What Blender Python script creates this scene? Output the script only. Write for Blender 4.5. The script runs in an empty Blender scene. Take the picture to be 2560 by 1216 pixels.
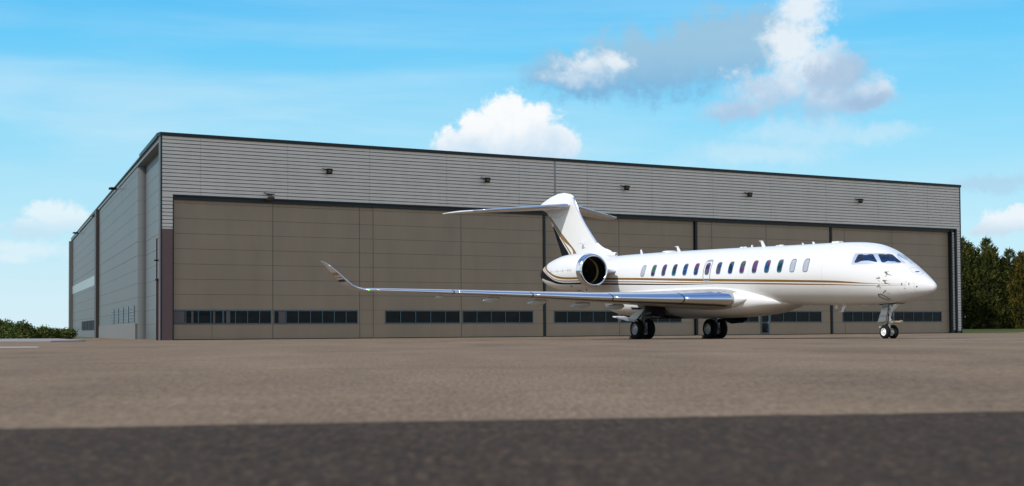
import bpy, bmesh, math, random
from math import sin, cos, pi, radians, atan2, sqrt, exp
from mathutils import Vector, Matrix, noise as mnoise
random.seed(7)
S = bpy.context.scene
COL = S.collection

# ------------------------------------------------------------------ camera
FPX = 3900.0
cam_d = bpy.data.cameras.new('camera'); cam = bpy.data.objects.new('camera', cam_d); COL.objects.link(cam)
cam_d.sensor_width = 36.0; cam_d.sensor_fit = 'HORIZONTAL'; cam_d.lens = FPX / 2560 * 36
pitch = math.atan(92 / 2821); roll = 0.006
r0 = Vector((1, 0, 0)); u0 = Vector((0, -sin(pitch), cos(pitch))); b0 = Vector((0, -cos(pitch), -sin(pitch)))
rt = r0 * cos(roll) - u0 * sin(roll); up = r0 * sin(roll) + u0 * cos(roll)
M = Matrix((rt, up, b0)).transposed().to_4x4(); M.translation = Vector((0, 0, 0.44))
cam.matrix_world = M
cam_d.shift_y = (825 - 608 - FPX * math.tan(pitch)) / 2560
cam_d.clip_start = 0.1; cam_d.clip_end = 8000
cam_d.dof.use_dof = True; cam_d.dof.focus_distance = 66; cam_d.dof.aperture_fstop = 2.5
S.camera = cam
S.render.resolution_x = 1024; S.render.resolution_y = 486

# ------------------------------------------------------------------ light
SUN_AZ = Vector((-0.83, -0.555, 0)).normalized(); SUN_EL = radians(43)
sd = bpy.data.lights.new('sun', 'SUN'); sd.energy = 3.8; sd.angle = radians(0.5); sd.color = (1, 0.955, 0.9)
so = bpy.data.objects.new('sun', sd); COL.objects.link(so)
sv = SUN_AZ * cos(SUN_EL) + Vector((0, 0, sin(SUN_EL)))
so.rotation_euler = sv.to_track_quat('Z', 'Y').to_euler()
so.location = (0, 0, 50)
S.view_settings.view_transform = 'Standard'; S.view_settings.look = 'None'
S.view_settings.exposure = 0.0; S.view_settings.gamma = 1.0

def lin(r, g, b):
    f = lambda c: (c / 255 / 12.92) if c / 255 <= 0.04045 else ((c / 255 + 0.055) / 1.055) ** 2.4
    return (f(r), f(g), f(b), 1)

class NT:
    """small node-tree helper"""
    def __init__(s, tree): s.t = tree; s.n = tree.nodes; s.l = tree.links
    def new(s, typ, **kw):
        n = s.n.new(typ)
        for k, v in kw.items(): setattr(n, k, v)
        return n
    def put(s, sock, v):
        if isinstance(v, bpy.types.NodeSocket): s.l.new(v, sock)
        elif v is not None: sock.default_value = v
    def m(s, op, a, b=None, c=None, clamp=False):
        n = s.new('ShaderNodeMath', operation=op, use_clamp=clamp)
        s.put(n.inputs[0], a); s.put(n.inputs[1], b); s.put(n.inputs[2], c)
        return n.outputs[0]
    def vm(s, op, a, b=None, out=0):
        n = s.new('ShaderNodeVectorMath', operation=op); s.put(n.inputs[0], a)
        if b is not None: s.put(n.inputs[1], b)
        return n.outputs[out]
    def mix(s, f, a, b, mode='MIX'):
        n = s.new('ShaderNodeMix', data_type='RGBA', blend_type=mode)
        s.put(n.inputs[0], f); s.put(n.inputs[6], a); s.put(n.inputs[7], b)
        return n.outputs[2]
    def ramp(s, f, stops, interp='LINEAR'):
        n = s.new('ShaderNodeValToRGB'); cr = n.color_ramp; cr.interpolation = interp
        while len(cr.elements) < len(stops): cr.elements.new(0.5)
        for e, (p, c) in zip(cr.elements, stops): e.position = p; e.color = c if len(c) == 4 else (*c, 1)
        s.put(n.inputs[0], f); return n.outputs[0]
    def mr(s, v, a, b, c=0., d=1., typ='SMOOTHSTEP'):
        n = s.new('ShaderNodeMapRange', interpolation_type=typ)
        for i, x in enumerate((v, a, b, c, d)): s.put(n.inputs[i], x)
        return n.outputs[0]
    def noise(s, vec, scale, detail=3, rough=0.55, dist=0., col=False):
        n = s.new('ShaderNodeTexNoise'); s.put(n.inputs['Vector'], vec)
        n.inputs['Scale'].default_value = scale; n.inputs['Detail'].default_value = detail
        n.inputs['Roughness'].default_value = rough; n.inputs['Distortion'].default_value = dist
        return n.outputs['Color' if col else 'Fac']
    def xyz(s, v):
        n = s.new('ShaderNodeSeparateXYZ'); s.put(n.inputs[0], v); return n.outputs
    def comb(s, x, y, z=0.):
        n = s.new('ShaderNodeCombineXYZ'); s.put(n.inputs[0], x); s.put(n.inputs[1], y); s.put(n.inputs[2], z); return n.outputs[0]
    def curve(s, f, pts):
        n = s.new('ShaderNodeFloatCurve'); s.put(n.inputs['Value'], f)
        c = n.mapping.curves[0]; n.mapping.use_clip = False; n.mapping.extend = 'HORIZONTAL'
        while len(c.points) < len(pts): c.points.new(0.5, 0.5)
        for p, (x, y) in zip(c.points, pts): p.location = (x, y); p.handle_type = 'AUTO_CLAMPED'
        n.mapping.update(); return n.outputs[0]

# ------------------------------------------------------------------ sky
W = bpy.data.worlds.new('World'); S.world = W; W.use_nodes = True
w = NT(W.node_tree); w.n.clear()
sky = w.new('ShaderNodeTexSky', sky_type='NISHITA', sun_disc=False)
sky.sun_elevation = SUN_EL; sky.sun_rotation = atan2(SUN_AZ.x, SUN_AZ.y); sky.air_density = 1.0; sky.dust_density = 0.6
D = w.new('ShaderNodeTexCoord').outputs['Generated']
dx, dy, dz = w.xyz(D)
az = w.m('ARCTAN2', dx, dy)
hl = w.m('SQRT', w.m('ADD', w.m('MULTIPLY', dx, dx), w.m('MULTIPLY', dy, dy)))
el = w.m('ARCTAN2', dz, hl)
P = w.comb(az, el)
def A(px, py): return (math.atan((px - 1280) / 3900), math.atan((825 - py) / 3900))
base = w.ramp(w.m('MULTIPLY', el, 1 / 0.6, clamp=True), [(0.0, lin(218, 244, 255)), (0.1, lin(192, 238, 255)), (0.2, lin(146, 224, 255)), (0.30, lin(104, 208, 255)), (0.36, lin(80, 194, 252)), (0.55, lin(84, 168, 238)), (1.0, lin(64, 130, 210))])
nish = w.mix(1.0, sky.outputs[0], (0.105, 0.105, 0.105, 1), 'MULTIPLY')
col = w.mix(0.88, nish, base)
# thin high cloud, drawn out sideways
Pst = w.comb(w.m('ADD', w.m('MULTIPLY', az, 2.2), w.m('MULTIPLY', el, 1.2)), w.m('MULTIPLY', el, 16.0))
ci = w.noise(Pst, 0.85, 4, 0.5, 0.5)
ci2 = w.noise(Pst, 3.1, 4, 0.6, 0.5)
ci = w.m('ADD', w.m('MULTIPLY', ci, 0.82), w.m('MULTIPLY', ci2, 0.18))
band = w.mr(w.m('ABSOLUTE', w.m('SUBTRACT', el, 0.135)), 0.0, 0.09, 1, 0.25)
cim = w.m('MULTIPLY', w.mr(ci, 0.42, 0.66), band)
col = w.mix(w.m('MULTIPLY', cim, 0.5), col, lin(226, 242, 250))
n_big = w.noise(P, 30, 6, 0.6)
n_col = w.noise(P, 42, 5, 0.62, 0.2, col=True)
warp = w.vm('MULTIPLY', w.vm('SUBTRACT', n_col, (0.5, 0.5, 0.5)), (0.030, 0.022, 0))
Pw = w.vm('ADD', P, warp)
n_fine = w.noise(w.vm('ADD', P, (3, 1, 0)), 95, 6, 0.65)
def group(blobs, lo, hi, namp, Pin=Pw):
    f = None
    for (px, py, rx, ry) in blobs:
        a, e = A(px, py)
        v = w.vm('MULTIPLY', w.vm('SUBTRACT', Pin, (a, e, 0)), (3900 / rx, 3900 / ry, 0))
        d = w.m('SUBTRACT', 1.0, w.vm('LENGTH', v, out=1))
        f = d if f is None else w.m('SMOOTH_MAX', f, d, 0.25)
    f = w.m('ADD', f, w.m('MULTIPLY', w.m('SUBTRACT', n_fine, 0.5), namp))
    return w.mr(f, lo, hi), f
def shade(f, e0, e1, colA, colB, amp):
    s_ = w.mr(w.m('ADD', el, w.m('MULTIPLY', w.m('SUBTRACT', n_big, 0.5), amp)), e0, e1)
    return w.mix(s_, colA, colB)
GROUPS = [
 # grey-blue bank
 ([(1460, 185, 130, 55), (1640, 165, 170, 80), (1800, 130, 170, 75), (1540, 150, 90, 40), (1900, 100, 120, 60)], -0.5, 0.45, 1.8, 0.9, (A(0, 240)[1], A(0, 120)[1], lin(126, 178, 218), lin(158, 196, 222), 0.02)),
 ([(1480, 165, 95, 42), (1440, 195, 90, 26), (1545, 150, 50, 30)], -0.2, 0.9, 1.7, 0.9, (A(0, 230)[1], A(0, 140)[1], lin(185, 212, 235), lin(236, 243, 248), 0.03)),
 # tall cloud on the right
 ([(2015, 30, 75, 75), (1985, 120, 75, 70), (2050, 190, 110, 80), (1940, 240, 130, 60), (2100, 265, 125, 55), (2170, 250, 80, 50), (1850, 285, 95, 32)], -0.25, 0.65, 1.5, 0.93, (A(0, 300)[1], A(0, 150)[1], lin(172, 202, 230), lin(234, 242, 249), 0.06)),
 ([(2110, 190, 110, 75), (2060, 210, 70, 60), (2180, 270, 80, 30)], 0.0, 0.8, 1.0, 0.75, (0, 1, lin(160, 190, 220), lin(160, 190, 220), 0)),
 ([(2020, 340, 190, 40), (1900, 390, 220, 38), (2200, 350, 120, 30)], -0.2, 0.8, 1.1, 0.38, (0, 1, lin(225, 238, 248), lin(225, 238, 248), 0)),
 # bright heap behind the roof
 ([(1262, 285, 62, 62), (1210, 330, 72, 58), (1330, 320, 80, 62), (1135, 350, 55, 38), (1395, 350, 70, 42), (1260, 385, 190, 50)], -0.10, 0.36, 1.15, 0.97, (A(0, 420)[1], A(0, 285)[1], lin(196, 222, 243), lin(252, 253, 254), 0.05)),
 # low clouds left and right
 ([(130, 540, 75, 35), (70, 570, 70, 24), (190, 560, 75, 24), (110, 578, 120, 18)], -0.1, 0.5, 0.9, 0.72, (A(0, 590)[1], A(0, 530)[1], lin(200, 228, 244), lin(240, 248, 252), 0.01)),
 ([(60, 625, 110, 28), (30, 650, 80, 20)], -0.2, 0.7, 0.9, 0.5, (0, 1, lin(236, 246, 252), lin(236, 246, 252), 0)),
 ([(2535, 575, 85, 36), (2470, 588, 60, 18)], -0.05, 0.4, 0.9, 0.8, (A(0, 600)[1], A(0, 560)[1], lin(206, 222, 238), lin(245, 248, 252), 0.01)),
 ([(2500, 485, 110, 30), (2440, 480, 60, 24)], -0.2, 0.7, 1.0, 0.55, (0, 1, lin(176, 206, 230), lin(176, 206, 230), 0)),
]
for blobs, lo, hi, namp, op, sh in GROUPS:
    mk, f = group(blobs, lo, hi, namp)
    col = w.mix(w.m('MULTIPLY', mk, op), col, shade(f, *sh))
# unseen clouds over the rest of the sky, brightened as neutral fill, also reflected
oc = w.noise(D, 2.6, 6, 0.6)
away = w.m('MULTIPLY', w.mr(oc, 0.40, 0.56), w.m('MAXIMUM', w.mr(dy, 0.75, 0.45), w.mr(el, 0.26, 0.5)))
away = w.m('MULTIPLY', w.m('MULTIPLY', away, w.mr(dz, 0.0, 0.12)), w.mr(el, 0.42, 0.7, 1.0, 0.22))
col = w.mix(w.m('MULTIPLY', away, 0.85), col, (1.30, 1.27, 1.22, 1))
col = w.mix(w.mr(el, -0.02, 0.0), lin(120, 112, 100), col)
bg = w.new('ShaderNodeBackground'); w.put(bg.inputs[0], col); bg.inputs[1].default_value = 1.0
wo = w.new('ShaderNodeOutputWorld'); w.l.new(bg.outputs[0], wo.inputs[0])

# ------------------------------------------------------------------ materials
def mat(name, color, rough=0.5, metal=0., coat=0., spec=0.5, fn=None):
    m = bpy.data.materials.new(name); m.use_nodes = True
    t = NT(m.node_tree); b = t.n['Principled BSDF']
    b.inputs['Base Color'].default_value = (*color[:3], 1); b.inputs['Roughness'].default_value = rough
    b.inputs['Metallic'].default_value = metal; b.inputs['Coat Weight'].default_value = coat
    b.inputs['Coat Roughness'].default_value = 0.04; b.inputs['Specular IOR Level'].default_value = spec
    if fn: fn(t, b)
    return m
def ocoord(t): return t.new('ShaderNodeTexCoord').outputs['Object']
def bump(t, b, h, strength, dist=0.01):
    n = t.new('ShaderNodeBump'); n.inputs['Strength'].default_value = strength; n.inputs['Distance'].default_value = dist
    t.put(n.inputs['Height'], h); t.put(b.inputs['Normal'], n.outputs[0])
def dirty(c0, amt=0.12, scale=0.6, zdir=True, rough=None):
    def fn(t, b):
        o = ocoord(t)
        st = t.vm('MULTIPLY', o, (1.0, 1.0, 0.18))
        f = t.m('ADD', t.m('MULTIPLY', t.noise(st, scale * 3, 4), 0.5), t.m('MULTIPLY', t.noise(o, scale, 3), 0.5))
        k = t.mr(f, 0.3, 0.7, 1 - amt, 1 + amt, 'LINEAR')
        n = t.new('ShaderNodeVectorMath', operation='SCALE'); n.inputs[0].default_value = c0[:3]; t.put(n.inputs['Scale'], k)
        t.put(b.inputs['Base Color'], n.outputs[0])
    return fn
WHITE = (0.66, 0.66, 0.65)
GOLD = (0.185, 0.090, 0.008); BLACK = (0.006, 0.007, 0.009)

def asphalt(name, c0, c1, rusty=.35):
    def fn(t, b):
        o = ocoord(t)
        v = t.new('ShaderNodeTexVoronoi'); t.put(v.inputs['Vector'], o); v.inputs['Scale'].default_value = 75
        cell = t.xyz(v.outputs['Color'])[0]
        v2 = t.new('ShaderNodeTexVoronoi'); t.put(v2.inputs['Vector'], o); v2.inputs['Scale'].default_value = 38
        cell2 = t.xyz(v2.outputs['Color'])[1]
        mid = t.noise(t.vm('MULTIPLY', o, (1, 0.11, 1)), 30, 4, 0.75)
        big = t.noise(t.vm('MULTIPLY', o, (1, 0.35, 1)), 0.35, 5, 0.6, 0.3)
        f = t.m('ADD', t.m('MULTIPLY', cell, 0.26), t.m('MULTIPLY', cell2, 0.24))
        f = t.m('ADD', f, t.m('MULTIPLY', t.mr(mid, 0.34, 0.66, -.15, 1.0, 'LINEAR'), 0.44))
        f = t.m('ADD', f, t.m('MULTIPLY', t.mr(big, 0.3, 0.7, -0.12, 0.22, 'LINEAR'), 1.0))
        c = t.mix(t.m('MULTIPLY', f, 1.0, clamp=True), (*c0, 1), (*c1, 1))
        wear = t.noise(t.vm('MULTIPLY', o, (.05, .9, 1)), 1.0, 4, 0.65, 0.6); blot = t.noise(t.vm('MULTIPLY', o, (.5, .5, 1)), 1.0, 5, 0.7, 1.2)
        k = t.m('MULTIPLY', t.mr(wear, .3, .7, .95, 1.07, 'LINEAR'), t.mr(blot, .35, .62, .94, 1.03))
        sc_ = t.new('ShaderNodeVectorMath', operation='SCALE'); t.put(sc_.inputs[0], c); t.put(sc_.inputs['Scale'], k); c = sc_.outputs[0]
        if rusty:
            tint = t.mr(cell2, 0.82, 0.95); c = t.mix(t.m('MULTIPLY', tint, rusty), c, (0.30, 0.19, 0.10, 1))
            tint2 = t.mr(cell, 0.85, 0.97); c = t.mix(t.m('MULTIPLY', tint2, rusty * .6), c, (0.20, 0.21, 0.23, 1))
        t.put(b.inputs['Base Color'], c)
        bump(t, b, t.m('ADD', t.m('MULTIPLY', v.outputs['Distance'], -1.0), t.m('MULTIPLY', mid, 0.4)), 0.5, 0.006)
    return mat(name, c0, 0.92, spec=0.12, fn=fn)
M_APRON = asphalt('apron_asphalt', (0.060, 0.040, 0.023), (0.305, 0.217, 0.136))
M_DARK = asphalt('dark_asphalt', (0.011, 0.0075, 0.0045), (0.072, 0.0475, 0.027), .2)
def grassfn(t, b):
    o = ocoord(t); f = t.noise(o, 1.2, 5, 0.7)
    t.put(b.inputs['Base Color'], t.ramp(f, [(0.3, (0.03, 0.045, 0.012)), (0.7, (0.10, 0.10, 0.03))]))
M_GRASS = mat('grass_ground', (0.05, 0.07, 0.02), 0.95, fn=grassfn)
M_PAINT = mat('line_paint', (0.6, 0.6, 0.57), 0.7)
C_FASC = (0.60, 0.555, 0.485); C_DOOR = (0.245, 0.188, 0.122)
M_FASC = mat('ribbed_cladding', C_FASC, 0.42, fn=dirty(C_FASC, 0.07))
M_GROOVE = mat('rib_groove', (0.035, 0.04, 0.04), 0.6)
M_DOOR = mat('door_panel', C_DOOR, 0.5, fn=dirty(C_DOOR, 0.10, 0.35))
M_SEAM = mat('panel_seam', (0.095, 0.078, 0.060), 0.7)
M_NAVY = mat('navy_trim', (0.006, 0.013, 0.017), 0.45, spec=0.3)
M_FRAME = mat('window_frame_blue', (0.030, 0.080, 0.105), 0.4)
M_BROWN = mat('maroon_cladding', (0.115, 0.064, 0.060), 0.5, fn=dirty((0.115, 0.064, 0.060), 0.08))
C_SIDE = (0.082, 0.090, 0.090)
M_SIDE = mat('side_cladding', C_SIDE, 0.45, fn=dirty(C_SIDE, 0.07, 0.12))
M_PALE = mat('pale_band', (0.22, 0.27, 0.28), 0.4)
M_PLINTH = mat('plinth', (0.13, 0.128, 0.122), 0.6)
M_PIPE = mat('downpipe_brown', (0.035, 0.022, 0.018), 0.5)
M_ROOF = mat('roof_sheet', (0.12, 0.13, 0.13), 0.5)
M_VOID = mat('dark_interior', (0.006, 0.006, 0.007), 0.9)
def glassfn(t, b):
    o = ocoord(t); f = t.noise(t.vm('MULTIPLY', o, (1, 1, 2)), 1.1, 4, 0.6)
    t.put(b.inputs['Base Color'], t.ramp(f, [(0.4, (0.002, 0.003, 0.004)), (0.56, (0.005, 0.006, 0.006)), (0.72, (0.012, 0.009, 0.007))]))
M_GLASS = mat('dark_glass', (0.004, 0.005, 0.006), 0.04, spec=0.13, fn=glassfn)
M_BLIND = mat('blind', (0.085, 0.075, 0.072), .6)
M_BLK = mat('black_housing', (0.004, 0.0045, 0.005), 0.6, spec=0.2)
M_LENS = mat('lamp_lens', (0.10, 0.085, 0.045), 0.2)
M_CHOCK = mat('chock_rubber', (0.10, 0.045, 0.025), 0.8)

# jet paints
M_WHITE = mat('white_paint', WHITE, 0.28, coat=0.25, spec=0.35)
def lipfn(t, b):
    o = ocoord(t); t.put(b.inputs['Roughness'], t.mr(t.noise(o, 3, 4), 0.3, 0.7, 0.05, 0.14, 'LINEAR'))
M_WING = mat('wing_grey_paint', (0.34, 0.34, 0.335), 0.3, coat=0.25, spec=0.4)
M_CHROME = mat('polished_metal', (0.66, 0.69, 0.73), 0.10, 1.0, fn=lipfn)
M_STEEL = mat('gear_metal', (0.42, 0.43, 0.43), 0.4, 0.3)
M_GREY = mat('gear_grey_paint', (0.26, 0.29, 0.31), 0.45)
M_GWHITE = mat('gear_white_paint', (0.86, 0.86, 0.84), 0.4)
M_TYRE = mat('tyre_rubber', (0.006, 0.006, 0.0065), 0.8, spec=0.2)
M_HOSE = mat('black_line', (0.008, 0.008, 0.009), 0.5)
M_DUCT = mat('dark_duct', (0.010, 0.014, 0.017), 0.4, 0.4)
M_FAN = mat('fan_blade', (0.030, 0.028, 0.020), 0.38, 0.5)
M_RING = mat('yellow_ring', (0.50, 0.40, 0.14), 0.6)
M_LFRAME = mat('bare_window_frame', (0.55, 0.62, 0.70), 0.3, 0.5)
M_WFRAME = mat('window_surround', (0.16, 0.17, 0.19), 0.35, 0.2)
M_SHADE = mat('closed_window_shade', (0.36, 0.38, 0.42), 0.12, coat=0.5)
M_RED = mat('red_placard', (0.5, 0.10, 0.08), 0.5)
M_BEIGE = mat('beige_probe', (0.35, 0.29, 0.20), 0.45, 0.4)
M_NAV = mat('green_nav_lamp', (0.1, 0.9, 0.05), 0.2)
bn = M_NAV.node_tree.nodes['Principled BSDF']; bn.inputs['Emission Color'].default_value = (0.15, 1, 0.03, 1); bn.inputs['Emission Strength'].default_value = 1.3
def irid_paint(scale, dark, sat):  # iridescent sheen of polarised light, painted into the glass base colour
    def fn(t, b):
        o = ocoord(t)
        f = t.noise(o, scale, 2, 0.5, 1.2)
        c = t.ramp(f, [(0.28, (0.004, 0.006, 0.02)), (0.40, (0.01, 0.02, sat)), (0.46, (0.0, sat * .55, sat * .5)), (0.52, (0.008, 0.008, 0.02)), (0.58, (sat * .6, 0.01, sat * .6)), (0.66, (0.015, sat * .6, 0.02)), (0.78, (0.01, 0.01, 0.05))])
        t.put(b.inputs['Base Color'], c)
    return fn
M_CABIN = mat('cabin_glass', (0.01, 0.01, 0.03), 0.08, fn=irid_paint(1.15, 0, 0.20))
def cockfn(t, b):
    o = ocoord(t); f = t.noise(o, 3.0, 3, 0.5, 1.6)
    t.put(b.inputs['Base Color'], t.ramp(f, [(0.3, (0.003, 0.004, 0.01)), (0.42, (0.006, 0.035, 0.12)), (0.5, (0.004, 0.006, 0.015)), (0.57, (0.06, 0.035, 0.012)), (0.63, (0.01, 0.03, 0.05)), (0.75, (0.02, 0.07, 0.14))]))
M_COCK = mat('cockpit_glass', (0.01, 0.02, 0.05), 0.06, spec=0.6, fn=cockfn)
M_WSHLD = mat('windscreen_glass', (0.30, 0.45, 0.52), 0.08, 0.3)

# Local axes of the jet: x = -station, z = height.  Stripes are (top, bottom) curves over station or height.
def stripes(name, bands, over='s', lo=0., hi=30., zlo=0., zhi=8., basec=WHITE, seams=()):
    """bands: list of (colour, [(k, top, bottom)...]); k is station (or height when over='z')"""
    def fn(t, b):
        x, y, z = t.xyz(ocoord(t)); s_ = t.m('MULTIPLY', x, -1.0)
        k, q = (s_, z) if over == 's' else (z, s_)
        kn = t.m('DIVIDE', t.m('SUBTRACT', k, lo), hi - lo)
        c = (*basec, 1); soft = 0.006
        for colr, pts in bands:
            f1 = t.curve(kn, [((a - lo) / (hi - lo), (tp - zlo) / (zhi - zlo)) for a, tp, bt in pts])
            f0 = t.curve(kn, [((a - lo) / (hi - lo), (bt - zlo) / (zhi - zlo)) for a, tp, bt in pts])
            qn = t.m('DIVIDE', t.m('SUBTRACT', q, zlo), zhi - zlo)
            e = soft / (zhi - zlo)
            m1 = t.mr(t.m('SUBTRACT', f1, qn), -e, e, 0, 1, 'LINEAR'); m0 = t.mr(t.m('SUBTRACT', qn, f0), -e, e, 0, 1, 'LINEAR')
            inr = t.m('MULTIPLY', t.m('GREATER_THAN', k, pts[0][0]), t.m('LESS_THAN', k, pts[-1][0]))
            mk = t.m('MULTIPLY', t.m('MULTIPLY', m1, m0), inr); c = t.mix(mk, c, (*colr, 1))
            if colr is BLACK: t.put(b.inputs['Specular IOR Level'], t.m('MULTIPLY_ADD', mk, -.26, .3)); t.put(b.inputs['Coat Weight'], t.m('MULTIPLY_ADD', mk, -.2, .2))
        t.put(b.inputs['Base Color'], c)
    return mat(name, basec, 0.28, coat=0.2, spec=0.3, fn=fn)
M_FUS = stripes('fuselage_paint', [
    (GOLD, [(1.0, 2.100, 2.092), (2.3, 2.157, 2.138), (4.3, 2.317, 2.238), (6.62, 2.423, 2.331), (13.25, 2.682, 2.565), (21.36, 2.99, 2.89), (28, 3.20, 3.08)]),
    (GOLD, [(1.0, 2.050, 2.042), (2.3, 2.082, 2.064), (4.34, 2.183, 2.144), (6.67, 2.279, 2.224), (13.28, 2.521, 2.467), (21.36, 2.821, 2.771), (28, 3.03, 2.98)]),
    (BLACK, [(12.8, 2.420, 2.417), (15.6, 2.515, 2.47), (21.37, 2.716, 2.641), (28, 2.93, 2.83)])], hi=30., zhi=5.)

# ------------------------------------------------------------------ mesh helpers
class MB:
    def __init__(s): s.v = []; s.f = []; s.mi = []; s.cur = 0
    def add(s, vs, fs):
        o = len(s.v); s.v += [tuple(p) for p in vs]; s.f += [tuple(o + i for i in f) for f in fs]; s.mi += [s.cur] * len(fs); return s
    def box(s, a, b, T=None):
        x0, y0, z0 = a; x1, y1, z1 = b
        vs = [Vector(p) for p in ((x0, y0, z0), (x1, y0, z0), (x1, y1, z0), (x0, y1, z0), (x0, y0, z1), (x1, y0, z1), (x1, y1, z1), (x0, y1, z1))]
        if T: vs = [T @ p for p in vs]
        return s.add(vs, [(0, 3, 2, 1), (4, 5, 6, 7), (0, 1, 5, 4), (1, 2, 6, 5), (2, 3, 7, 6), (3, 0, 4, 7)])
    def loft(s, rings, cap=True, closed=True):
        n = len(rings[0]); vs = [p for r in rings for p in r]; fs = []
        for i in range(len(rings) - 1):
            for j in range(n if closed else n - 1):
                k = (j + 1) % n
                fs.append((i * n + j, i * n + k, (i + 1) * n + k, (i + 1) * n + j))
        if cap: fs += [tuple(range(n))[::-1], tuple(range((len(rings) - 1) * n, len(rings) * n))]
        return s.add(vs, fs)
    def tube(s, pts, r, n=12, cap=True):
        pts = [Vector(p) for p in pts]; rs = r if isinstance(r, (list, tuple)) else [r] * len(pts); rings = []
        u = None
        for i, p in enumerate(pts):
            d = (pts[min(i + 1, len(pts) - 1)] - pts[max(i - 1, 0)]).normalized()
            if u is None: u = d.cross(Vector((0.31, 0.17, 0.93)) if abs(d.z) < .9 else Vector((1, 0, 0))).normalized()
            u = (u - d * u.dot(d)).normalized(); v = d.cross(u)
            rings.append([p + (u * cos(2 * pi * k / n) + v * sin(2 * pi * k / n)) * rs[i] for k in range(n)])
        return s.loft(rings, cap)
    def lathe(s, c, axis, prof, n=32, cap=False):
        """prof: (distance along axis, radius)"""
        c = Vector(c); d = Vector(axis).normalized(); u = d.cross(Vector((0, 0, 1)) if abs(d.z) < .9 else Vector((1, 0, 0))).normalized(); v = d.cross(u)
        return s.loft([[c + d * a + (u * cos(2 * pi * k / n) + v * sin(2 * pi * k / n)) * r for k in range(n)] for a, r in prof], cap)
    def slab(s, poly, off):
        """polygon with thickness vector"""
        off = Vector(off); a = [Vector(p) for p in poly]; n = len(a)
        return s.add(a + [p + off for p in a], [tuple(range(n))[::-1], tuple(range(n, 2 * n))] + [(i, (i + 1) % n, (i + 1) % n + n, i + n) for i in range(n)])
    def build(s, name, mats, parent=None, smooth=False, angle=None):
        me = bpy.data.meshes.new(name); me.from_pydata(s.v, [], s.f)
        for m in (mats if isinstance(mats, (list, tuple)) else [mats]): me.materials.append(m)
        bm = bmesh.new(); bm.from_mesh(me); bmesh.ops.recalc_face_normals(bm, faces=bm.faces); bm.to_mesh(me); bm.free()
        for p, m in zip(me.polygons, s.mi): p.material_index = m; p.use_smooth = smooth
        if smooth and angle: me.set_sharp_from_angle(angle=radians(angle))
        o = bpy.data.objects.new(name, me); COL.objects.link(o)
        if parent: o.parent = parent
        return o
def tag(o, label=None, cat=None, group=None, kind=None):
    for k, v in (('label', label), ('category', cat), ('group', group), ('kind', kind)):
        if v: o[k] = v
    return o
def empty(name, loc=(0, 0, 0), rz=0.):
    o = bpy.data.objects.new(name, None); COL.objects.link(o); o.location = loc; o.rotation_euler = (0, 0, rz); o.empty_display_size = 0.5
    return o

# ------------------------------------------------------------------ ground
def gz(y):
    t = min(1, max(0, (y - 62) / 43)); return -0.15 * t
def sheet(x0, x1, ys, dz): 
    b = MB(); b.add([(x, y, gz(y) + dz) for y in ys for x in (x0, x1)], [(2 * i, 2 * i + 1, 2 * i + 3, 2 * i + 2) for i in range(len(ys) - 1)]); return b
tag(sheet(-3000, 3000, [-400, 0, 62, 73, 84, 95, 105, 200, 4000], -0.012).build('ground', M_GRASS), kind='structure')
ap = MB(); ysr = [-60, 0, 62, 73, 84, 95, 105, 130, 158]
ap.add([(x, y, gz(y)) for y in ysr for x in (-200, 160)], [(2 * i, 2 * i + 1, 2 * i + 3, 2 * i + 2) for i in range(len(ysr) - 1)])
tag(ap.build('apron', M_APRON), kind='structure')
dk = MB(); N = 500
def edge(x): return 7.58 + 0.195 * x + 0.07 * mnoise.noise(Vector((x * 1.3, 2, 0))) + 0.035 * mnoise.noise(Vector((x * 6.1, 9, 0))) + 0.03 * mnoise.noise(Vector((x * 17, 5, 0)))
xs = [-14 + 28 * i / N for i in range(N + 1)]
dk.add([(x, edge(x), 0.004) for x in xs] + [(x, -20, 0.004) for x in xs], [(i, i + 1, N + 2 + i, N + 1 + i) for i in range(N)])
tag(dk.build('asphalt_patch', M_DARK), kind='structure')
pl = MB()
pl.add([(-60, 49.6, 0.004), (-14.7, 48.2, 0.004), (-14.2, 46.9, 0.004), (-60, 47.5, 0.004)], [(0, 1, 2, 3)])
pl.add([(15.0, 58.2, 0.004), (60, 43.0, 0.004), (60, 42.6, 0.004), (15.0, 57.8, 0.004)], [(0, 1, 2, 3)])
tag(pl.build('painted_line', M_PAINT), kind='structure')
gv = MB(); gv.slab([(45.6, 159, -.3), (160, 159, -.3), (160, 167, -.3), (46.5, 167, -.3)], (0, 0, .2)); gv.v = [(x, y, (.22 if y > 160 else -.14) if z > -.2 else z) for x, y, z in gv.v]
tag(gv.build('grass_verge', mat('verge_grass', (0.28, 0.26, 0.04), .9)), kind='structure')
pv = MB(); pv.slab([(-90, 92, -0.2), (-27.2, 92, -0.2), (-26.2, 96, -0.2), (-37, 127, -0.2), (-90, 131, -0.2)], (0, 0, 0.16))
tag(pv.build('pavement', mat('pale_concrete', (0.24, 0.23, 0.215), 0.8, fn=dirty((0.24, 0.23, 0.215), .15))), kind='structure')

# ------------------------------------------------------------------ hangar
# u runs along the front (left to right), q goes into the building, z up
C0 = Vector((-24.7, 109.6, -0.15)); DU = Vector((1.5436, 1, 0)).normalized(); NQ = Vector((-DU.y, DU.x, 0)); DL = Vector((-0.3336, 1, 0)).normalized()
hangar = empty('aircraft_hangar', C0, atan2(DU.y, DU.x))
tag(hangar, 'long grey clad aircraft hangar with tall sliding doors and ribbed fascia', 'hangar')
LW = 82.3; HT = 14.64; OP = 10.31; U0, U1 = 0.9, 81.0
LA = atan2(DL.y, DL.x) - atan2(DU.y, DU.x)          # direction of the left wall in hangar axes
lv = Vector((cos(LA), sin(LA), 0)); ln = Vector((-lv.y, lv.x, 0))   # ln points outwards (left)
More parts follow.
